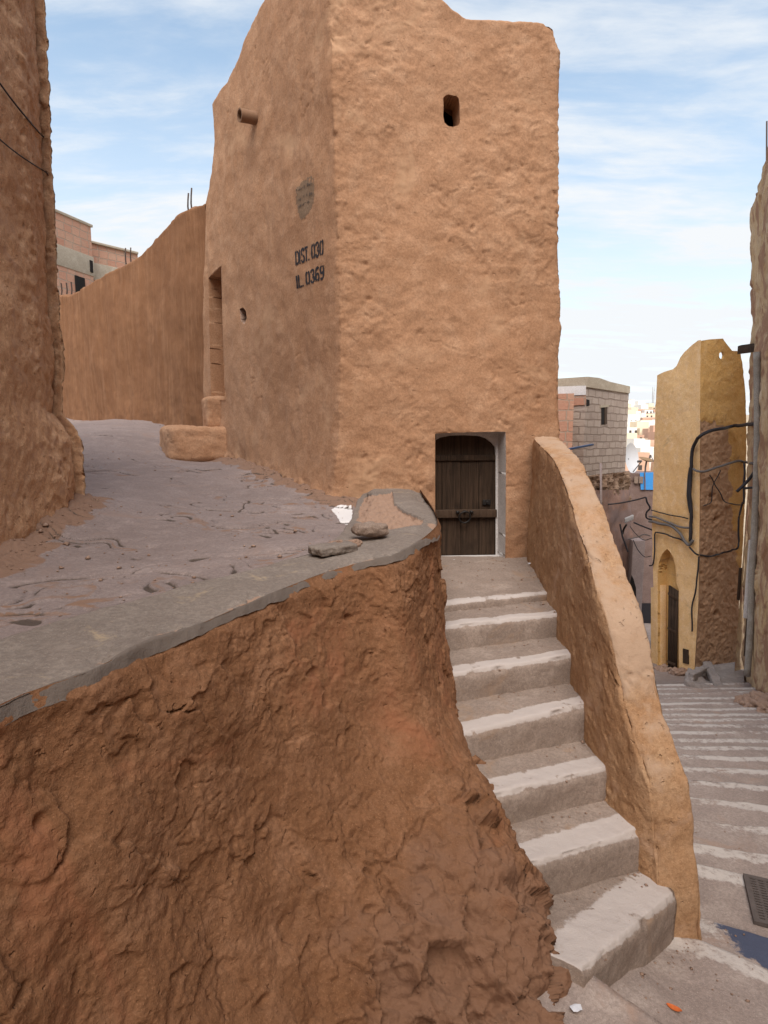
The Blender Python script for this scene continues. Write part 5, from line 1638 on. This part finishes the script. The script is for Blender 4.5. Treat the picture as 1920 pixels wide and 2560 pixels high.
pl_ = [tuple(K2[:2] - 0.02 * e_l[:2])] + [tuple((p + n_r * 0.03)[:2]) for p in tp] + [(K1[0] - 0.8, K1[1] + 3.5), (K2[0] - .8, K2[1] + 3.0)]
mb.prism(pl_, ZT - 0.25, [ZT + .02] + [p[2] for p in tp] + [ZT, ZT]); mb.build('ring_beam', M['concrete'], bo)
w0 = pp(1503, 1062, K0, n_r); w1 = pp(1516, 1060, K0, n_r); w2 = pp(1503, 1019, K0, n_r)
mb = MB(); mb.box(w0 - n_r * 0.05, w1 - w0, n_r * 0.058, w2 - w0); wi = mb.build('window', M['dark'], bo)
mb = MB(); mb.box(w0 + (w1 - w0) * 0.55 - n_r * 0.01, (w1 - w0) * 0.45, n_r * 0.03, w2 - w0); mb.build('shutter', M['wood2'], wi)
mb = MB(); mb.box(w2 - (w1 - w0) * 0.3 + n_r * 0.004, (w1 - w0) * 1.6, n_r * 0.02, A(0, 0, 0.06)); mb.build('lintel', M['concrete'], wi)
q = [pp(x, y, K0 + n_l * 0.02, n_l) for x, y in [(1230, 996), (1465, 987), (1465, 964), (1230, 972)]]
mb = MB(); mb.quad(*q); mb.build('white_band', M['white'], bo)
q = [pp(x, y, K0 + n_l * 0.03, n_l) for x, y in [(1385, 1016), (1465, 1012), (1465, 989), (1385, 993)]]
mb = MB(); mb.quad(*q); mb.build('brick_band', M['redbrick'], bo)
q = [pp(x, y, K0 + n_r * 0.006, n_r) for x, y in [(1466, 1016), (1474, 1014), (1474, 1000), (1466, 998)]]
mb = MB(); mb.quad(*q); mb.build('gap', M['dark'], bo)
# rubble stone and rose plaster below
def slab_wall(name, parent, pxs, P0, n, mat, off, amp=0.05, nn=70, fr=1.5):
    c_ = [pp(x, y, P0 + n * off, n) for x, y in pxs]
    u, v = np.meshgrid(np.linspace(0, 1, nn), np.linspace(0, 1, nn))
    u, v = u[..., None], v[..., None]
    G_ = (c_[0] * (1 - u) + c_[1] * u) * (1 - v) + (c_[3] * (1 - u) + c_[2] * u) * v
    G_ = G_ + n * (amp * fbm(G_ * fr, 4, 0.55, 5))[..., None]
    return grid_obj(name, G_, M[mat], parent)
slab_wall('rubble_course', bo, [(1458, 1262), (1576, 1250), (1574, 1178), (1455, 1190)], K0, n_r, 'rubstone', 0.03, 0.10, 90, 4.0)
slab_wall('lower_wall', bo, [(1440, 1720), (1588, 1700), (1577, 1225), (1445, 1225)], K0, n_r, 'rose', 0.10, 0.05)
slab_wall('lower_wall', bo, [(1215, 1720), (1475, 1720), (1466, 1180), (1215, 1188)], K0, n_l, 'rose', 0.05, 0.04)
# pink brick house in front of it, half behind the tower
pk = brick_house('low pink brick house showing between the tower and the block house', [tuple(pd(1360, 1050, 14.2)[:2]), tuple(pd(1433, 1050, 13.9)[:2])], (0.25, 1.4), pd(1425, 984, 14)[2], -5.5, [])
# lane house closing the view
LH = pd(1600, 1300, 19.5)
ln_n = A(-0.30, -1, 0); ln_n /= np.linalg.norm(ln_n); ln_d = A(-ln_n[1], ln_n[0], 0)
lo_ = thing('lane_house', LH * A(1, 1, 0) + A(0, 0, -6.3), 'mauve house closing the lane, with a bright blue panel and black painted base', 'house')
slab_wall('wall', lo_, [(1540, 1760), (1700, 1760), (1700, 1187), (1540, 1182)], LH, ln_n, 'mauve', 0.0, 0.03)
M['blue'] = simple('bright blue paint', (0.06, 0.30, 0.72), 0.6, 0.12, 8)
slab_wall('blue_panel', lo_, [c5(682, 1303), c5(860, 1305), c5(860, 1168), c5(675, 1172)], LH, ln_n, 'blue', 0.06, 0.002, 6)
mb = MB(); q0, q1 = pp(*c5(715, 1303), LH + ln_n * 0.08, ln_n), pp(*c5(712, 1172), LH + ln_n * 0.08, ln_n); mb.tube([q0, q1], 0.02, 5); mb.build('panel_seam', M['mauve'], lo_)
slab_wall('black_base', lo_, [(1580, 1760), (1700, 1760), (1700, 1508), (1580, 1508)], LH, ln_n, 'cable', 0.05, 0.01, 10)
mb = MB(); tq = [pp(x, y, LH, ln_n) for x, y in [(1540, 1182), (1700, 1187)]]
mb.prism([tuple(tq[0][:2]), tuple(tq[1][:2]), tuple((tq[1] - ln_n * 4)[:2]), tuple((tq[0] - ln_n * 4)[:2])], tq[0][2] - 0.25, tq[0][2] - 0.12); mb.build('roof', M['mauve'], lo_)
for x in (1585, 1597):
    p = pp(x, 1208, LH + ln_n * 0.03, ln_n); mb = MB(); mb.box(p, ln_d * 0.12, ln_n * 0.05, A(0, 0, 0.22)); mb.build('vent', M['stone'], lo_)
# pale pier with a dark doorway in the lane
PR = pd(1577, 1420, 16.6)
pr = thing('lane_doorway', PR * A(1, 1, 0) + A(0, 0, -5.8), 'pale grey pier with a small dark pointed doorway, in the lane behind the parapet', 'doorway')
pn = A(-0.2, -1, 0); pn /= np.linalg.norm(pn)
mb = MB()
q0, q1, q2 = pp(1564, 1720, PR, pn), pp(1594, 1720, PR, pn), pp(1566, 1352, PR, pn)
mb.box(q0, q1 - q0, -pn * 0.5, (q2 - q0) * A(0, 0, 1)); M['pale'] = plaster('pale mauve render', (0.27, 0.21, 0.20), (0.31, 0.25, 0.235), (0.35, 0.285, 0.27), bump=0.006)
mb.build('pier', M['pale'], pr, bevel=0.02)
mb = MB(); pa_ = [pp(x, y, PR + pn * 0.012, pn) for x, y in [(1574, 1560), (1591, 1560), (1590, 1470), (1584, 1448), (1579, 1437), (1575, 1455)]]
mb.add(pa_, [tuple(range(6))]); mb.build('doorway_shadow', M['dark'], pr).name = 'opening_shade'  # flat black sheet stands in for the shadow inside the doorway
# street lamp on the lane wall
sl0 = pp(1572, 1318, PR + pn * 0.0, pn)
la_ = thing('street_lamp', sl0, 'small grey street lamp head on a bracket amid tangled wires in the lane', 'lamp')
mb = MB(); h0 = pd(1562, 1303, 16.2); h1 = pd(1584, 1294, 16.0)
mb.box(h0 - A(0, 0, 0.06), h1 - h0, A(0.05, 0.16, 0), A(0, 0, 0.13)); M['lampgrey'] = simple('lamp grey', (0.50, 0.50, 0.50), 0.5, 0.1, 20)
mb.build('lamp_head', M['lampgrey'], la_, bevel=0.02)
mb = MB(); mb.tube(smooth_poly(np.array([pd(1566, 1312, 16.1), pd(1560, 1322, 16.3), pd(1556, 1335, 16.6)]), 12), 0.03, 6); mb.build('bracket', M['iron'], la_, True)
for k, (pts, r, lb) in enumerate([
        ([(1504, 1262), (1540, 1259), (1580, 1252), (1615, 1243)], 0.026, 'black cable spanning from the thin pole to the lane corner, topmost there'),
        ([(1615, 1243), (1618, 1256), (1625, 1270), (1616, 1282), (1618, 1296), (1640, 1300)], 0.03, 'black cable looping beside the left edge of the yellow house'),
        ([(1584, 1306), (1605, 1315), (1628, 1324), (1640, 1330)], 0.028, 'black cable from the street lamp to the yellow house'),
        ([(1570, 1348), (1595, 1342), (1610, 1336), (1626, 1340)], 0.02, 'pale slack wire below the street lamp'),
        ([(1575, 1316), (1590, 1335), (1610, 1350), (1630, 1345)], 0.014, 'thin wire sagging under the street lamp, shorter'),
        ([(1583, 1350), (1595, 1375), (1612, 1392), (1628, 1390)], 0.014, 'thin wire sagging lowest in the lane'),
        ([(1550, 1310), (1556, 1340), (1563, 1360), (1570, 1380)], 0.03, 'tangled dark wire bunch hanging left of the pale pier')]):
    mb = MB(); p = smooth_poly(np.array([pd(x, y, 16.0 - 0.5 * (x - 1504) / 130) for x, y in pts]), 40); mb.tube(p, r * 0.75, 6)
    tag(mb.build('lane_cable', M['greycable' if k == 3 else 'cable'], None, True), lb, 'cable', 'wires across the lane')
mb = MB(); mb.tube([pd(1504, 1340, 13.2), pd(1502, 1158, 13.2)], 0.026, 8)
tag(mb.build('pole', M['pale'], None, True), 'thin pale upright pole in front of the block house', 'pole')
mb = MB(); q0, q1 = pd(1416, 1126, 8.6), pd(1478, 1114, 9.4)
mb.box(q0, q1 - q0, A(0.06, 0.05, 0), A(0, 0, 0.03)); M['bluebar'] = simple('dark blue metal', (0.05, 0.09, 0.19), 0.5, 0.2, 20)
tag(mb.build('awning_bar', M['bluebar'], None, bevel=0.006), 'dark blue bar sticking out level beyond the top of the stair parapet', 'bar')
# satellite dishes
def dish(label, cen, axis, rad, mat, mast=0.7):
    o = thing('satellite_dish', cen + A(0, 0, -mast), label, 'satellite dish')
    ax_ = axis / np.linalg.norm(axis); a_ = np.cross(ax_, A(0, 0, 1)); a_ /= np.linalg.norm(a_); b2 = np.cross(a_, ax_)
    R_ = np.linspace(0, 1, 9); Tt = np.linspace(0, 2 * math.pi, 40)
    G_ = np.zeros((9, 40, 3))
    for i, r in enumerate(R_):
        G_[i] = cen + rad * r * (np.cos(Tt)[:, None] * a_ + 1.1 * np.sin(Tt)[:, None] * b2) + ax_ * rad * 0.28 * (r * r - 1)
    grid_obj('reflector', G_, mat, o)
    mb_ = MB(); mb_.tube([cen - ax_ * rad * 0.28, cen - ax_ * rad * 0.28 + A(0, 0, -0.1) - ax_ * 0.12, cen - ax_ * (rad * 0.28 + 0.12) + A(0, 0, -mast)], 0.03, 7); mb_.build('mast', M['greycable'], o)
    mb_ = MB(); f_ = cen + ax_ * rad * 0.7 - b2 * rad * 0.3
    mb_.tube([cen - b2 * rad * 1.02, f_], 0.014, 6); mb_.tube([f_, f_ - ax_ * 0.12], 0.035, 8); mb_.build('feed_arm', M['greycable'], o)
    return o
M['dishwhite'] = simple('white dish paint', (0.66, 0.66, 0.68), 0.45, 0.06, 6)
M['dishbrown'] = simple('rusty dish', (0.24, 0.15, 0.08), 0.7, 0.25, 12)
dish('white satellite dish on the roof beside the grey block house', pd(1580, 1145, 17.6), A(0.62, -0.72, 0.12), 0.40, M['dishwhite'], 0.6)
dish('brown rusty satellite dish seen almost edge-on beside the yellow house', pd(1618, 1148, 21.0), A(0.15, -0.25, 1.0), 0.26, M['dishbrown'], 0.55)

# ------------------------------------------------------------------ ground, valley and the town on the far slope
gx_ = np.concatenate([-np.geomspace(3000, 30, 40), np.linspace(-25, 25, 30), np.geomspace(30, 3000, 40)])
gy_ = np.concatenate([-np.geomspace(3000, 40, 20), np.linspace(-30, 100, 30), np.geomspace(104, 3000, 90)])
GX, GY = np.meshgrid(gx_, gy_)
def ground_z(x, y):
    s = np.clip((y - 150) / (440 - 150), 0, 1)
    h = -16 + sstep(100, 170, y) * 4 + 30.5 * (s * 0.8 + 0.2 * s * s)
    h = h - sstep(450, 900, y) * 30
    return h
GZ = ground_z(GX, GY) + 1.2 * fbm(np.stack([GX, GY, 0 * GX], -1) * 0.02, 3) * sstep(60, 150, GY)
M['ground'] = plaster('dry hillside', (0.40, 0.30, 0.20), (0.50, 0.39, 0.27), (0.58, 0.47, 0.34), bump=0.05, scale=0.15)
tag(grid_obj('ground', np.stack([GX, GY, GZ], -1), M['ground']), kind='structure')
M['townwhite'] = simple('town white', (0.86, 0.82, 0.75), 0.9, 0.08, 0.6, 0.0)
M['towncream'] = simple('town cream', (0.82, 0.68, 0.50), 0.9, 0.10, 0.6, 0.0)
M['townpink'] = simple('town pink', (0.60, 0.38, 0.27), 0.9, 0.10, 0.6, 0.0)
M['townwin'] = simple('town window', (0.07, 0.055, 0.05), 0.6, 0.2, 1.0, 0.0)
rs = random.Random(11)
placed = []
n_house = 0
tries = 0
TL = {'townwhite': 'white', 'towncream': 'cream', 'townpink': 'pinkish'}
while n_house < 95 and tries < 4000:
    tries += 1
    y = 150 + 290 * (rs.random() ** 0.8)
    px = rs.uniform(1545, 1680)
    x = (px - 960) / F * y
    wd, dp, ht = rs.uniform(5, 9.5), rs.uniform(5, 9), rs.choice([3.2, 4.5, 6.2, 6.5, 8.5])
    if any(abs(x - a) < (wd + c) * 0.5 and abs(y - b) < (dp + d_) * 0.5 for a, b, c, d_ in placed): continue
    placed.append((x, y, wd, dp)); n_house += 1
    zg = float(ground_z(np.array(x), np.array(y))) - 1.6
    mt = rs.choice(['townwhite', 'townwhite', 'towncream', 'towncream', 'townpink'])
    rz = rs.uniform(-0.4, 0.4)
    ca, sa = math.cos(rz), math.sin(rz)
    R_ = lambda u, v: (x + u * ca - v * sa, y + u * sa + v * ca)
    where = ['low on', 'halfway up', 'near the crest of'][min(2, int((y - 150) / 97))]
    ho = thing('town_house', A(x, y, zg), f'{TL[mt]} flat-roofed town house {where} the far hillside', 'house', f'{TL[mt]} town houses {where} the far hillside')
    mb = MB()
    mb.prism([R_(-wd / 2, -dp / 2), R_(wd / 2, -dp / 2), R_(wd / 2, dp / 2), R_(-wd / 2, dp / 2)], zg, zg + ht + 1.6)
    if rs.random() < 0.5:
        mb.prism([R_(-wd / 2 + .3, 0), R_(0, 0), R_(0, dp / 2 - .3), R_(-wd / 2 + .3, dp / 2 - .3)], zg + ht + 1.6, zg + ht + 1.6 + 2.4)
    mb.build('wall', M[mt], ho)
    for fl_ in range(max(1, int(ht / 3))):
        for cx2 in np.arange(-wd / 2 + 1.2, wd / 2 - 0.8, 2.3):
            if rs.random() < 0.3: continue
            p = R_(cx2, -dp / 2 - 0.06); q = R_(cx2 + 0.95, -dp / 2 - 0.06)
            z0 = zg + 1.6 + fl_ * 3 + 1.0
            wm = MB(); b2 = A(-sa, ca, 0) * 0.1
            wm.box(A(p[0], p[1], z0), A(q[0] - p[0], q[1] - p[1], 0), b2, A(0, 0, 1.25))
            wm.build('window', M['townwin'], ho)
for px, y0, y1, lb in [(1597.5, 1050, 1010, 'shorter of two slender lattice masts on the far skyline'), (1632, 1050, 968, 'taller of two slender lattice masts on the far skyline')]:
    p0, p1 = pd(px, y0, 446), pd(px, y1, 446)
    o = thing('radio_mast', p0, lb, 'mast')
    mb = MB()
    H_ = p1[2] - p0[2]
    for a in range(3):
        w_ = 2 * math.pi * a / 3
        mb.tube([p0 + A(math.cos(w_), math.sin(w_), 0) * 0.9, p1 + A(math.cos(w_), math.sin(w_), 0) * 0.12], 0.16, 4)
    for k in range(10):
        s0, s1 = k / 10, (k + 1) / 10
        for a in range(3):
            w0_, w1_ = 2 * math.pi * a / 3, 2 * math.pi * (a + 1) / 3
            r0, r1 = 0.9 * (1 - s0) + .12 * s0, 0.9 * (1 - s1) + .12 * s1
            mb.tube([p0 + A(math.cos(w0_) * r0, math.sin(w0_) * r0, H_ * s0), p0 + A(math.cos(w1_) * r1, math.sin(w1_) * r1, H_ * s1)], 0.09, 3)
    mb.build('lattice', M['lampgrey'], o)

# ------------------------------------------------------------------ loose grit on steps, path and street (too many and too small to count)
def bvh_of(objs):
    V, Fc = [], []
    for o in objs:
        b = len(V); wl = world_loc(o)
        V += [tuple(np.array(v.co) + wl) for v in o.data.vertices]
        Fc += [tuple(i + b for i in p.vertices) for p in o.data.polygons]
    return BVHTree.FromPolygons(V, Fc)


steps_ = [o for o in stairs.children]
bvh_g = bvh_of(steps_ + [street])
bvh_p = bvh_of([bpy.data.objects['raised_path']])
rs = random.Random(21)
spots = []
for k in range(7):                                   # in the corners of the steps
    (nL, bL), (nR, bR) = cL[k], cR[k]
    for _ in range(46):
        u = 1 - rs.random() ** 2.2 * 0.9
        p = bL * (1 - u) + bR * u
        spots.append((p[0] + rs.gauss(0, .02), p[1] - abs(rs.gauss(0, .05)), bvh_g, 0.0045))
for _ in range(110):
    spots.append((rs.uniform(0.5, 1.25), rs.uniform(4.15, 5.2), bvh_g, 0.005))
for _ in range(420):
    y = 1.6 + 5.0 * rs.random() ** 1.6
    spots.append((rs.uniform(0.9, 1.2 + 0.5 * y), y, bvh_g, 0.006))
for _ in range(480):
    y = 1.7 + 6.0 * rs.random() ** 1.5
    spots.append((rs.uniform(-0.62 * y, -0.05), y, bvh_p, 0.006))
for _ in range(260):                                 # along the foot of the left house and of the tower
    y = rs.uniform(2.4, 4.2)
    spots.append((-1.78 - 0.13 * (y - 2.6) + abs(rs.gauss(0, .12)), y, bvh_p, 0.005))
for _ in range(260):
    y = rs.uniform(5.0, 7.2)
    spots.append((fl[0] + (y - fl[1]) * LR[0] / LR[1] - abs(rs.gauss(0, .10)) - 0.02, y, bvh_p, 0.006))
GV, GF = [], []
ico = [(0, 0, 1), (0.9, 0, 0.1), (0.28, 0.85, 0.1), (-0.72, 0.53, 0.1), (-0.72, -0.53, 0.1), (0.28, -0.85, 0.1), (0, 0, -0.6)]
icf = [(0, 1, 2), (0, 2, 3), (0, 3, 4), (0, 4, 5), (0, 5, 1), (6, 2, 1), (6, 3, 2), (6, 4, 3), (6, 5, 4), (6, 1, 5)]
for x, y, bv, sz in spots:
    h = bv.ray_cast(Vector((x, y, 1.5)), Vector((0, 0, -1)), 9)
    if h[0] is None: continue
    q = sz * math.exp(rs.gauss(-0.35, 0.55))
    a = rs.uniform(0, 6.28); b = len(GV)
    for v in ico:
        j = [q * c * rs.uniform(0.7, 1.35) for c in v]
        GV.append((h[0].x + j[0] * math.cos(a) - j[1] * math.sin(a), h[0].y + j[0] * math.sin(a) + j[1] * math.cos(a), h[0].z + 0.3 * q + j[2] * 0.7))
    GF += [tuple(i + b for i in f) for f in icf]
g_ = mesh_obj('grit', np.array(GV), np.array(GF), M['rubble'])
tag(g_, 'loose earth crumbs and grit scattered over the steps, the raised path and the street', 'grit', kind='stuff')
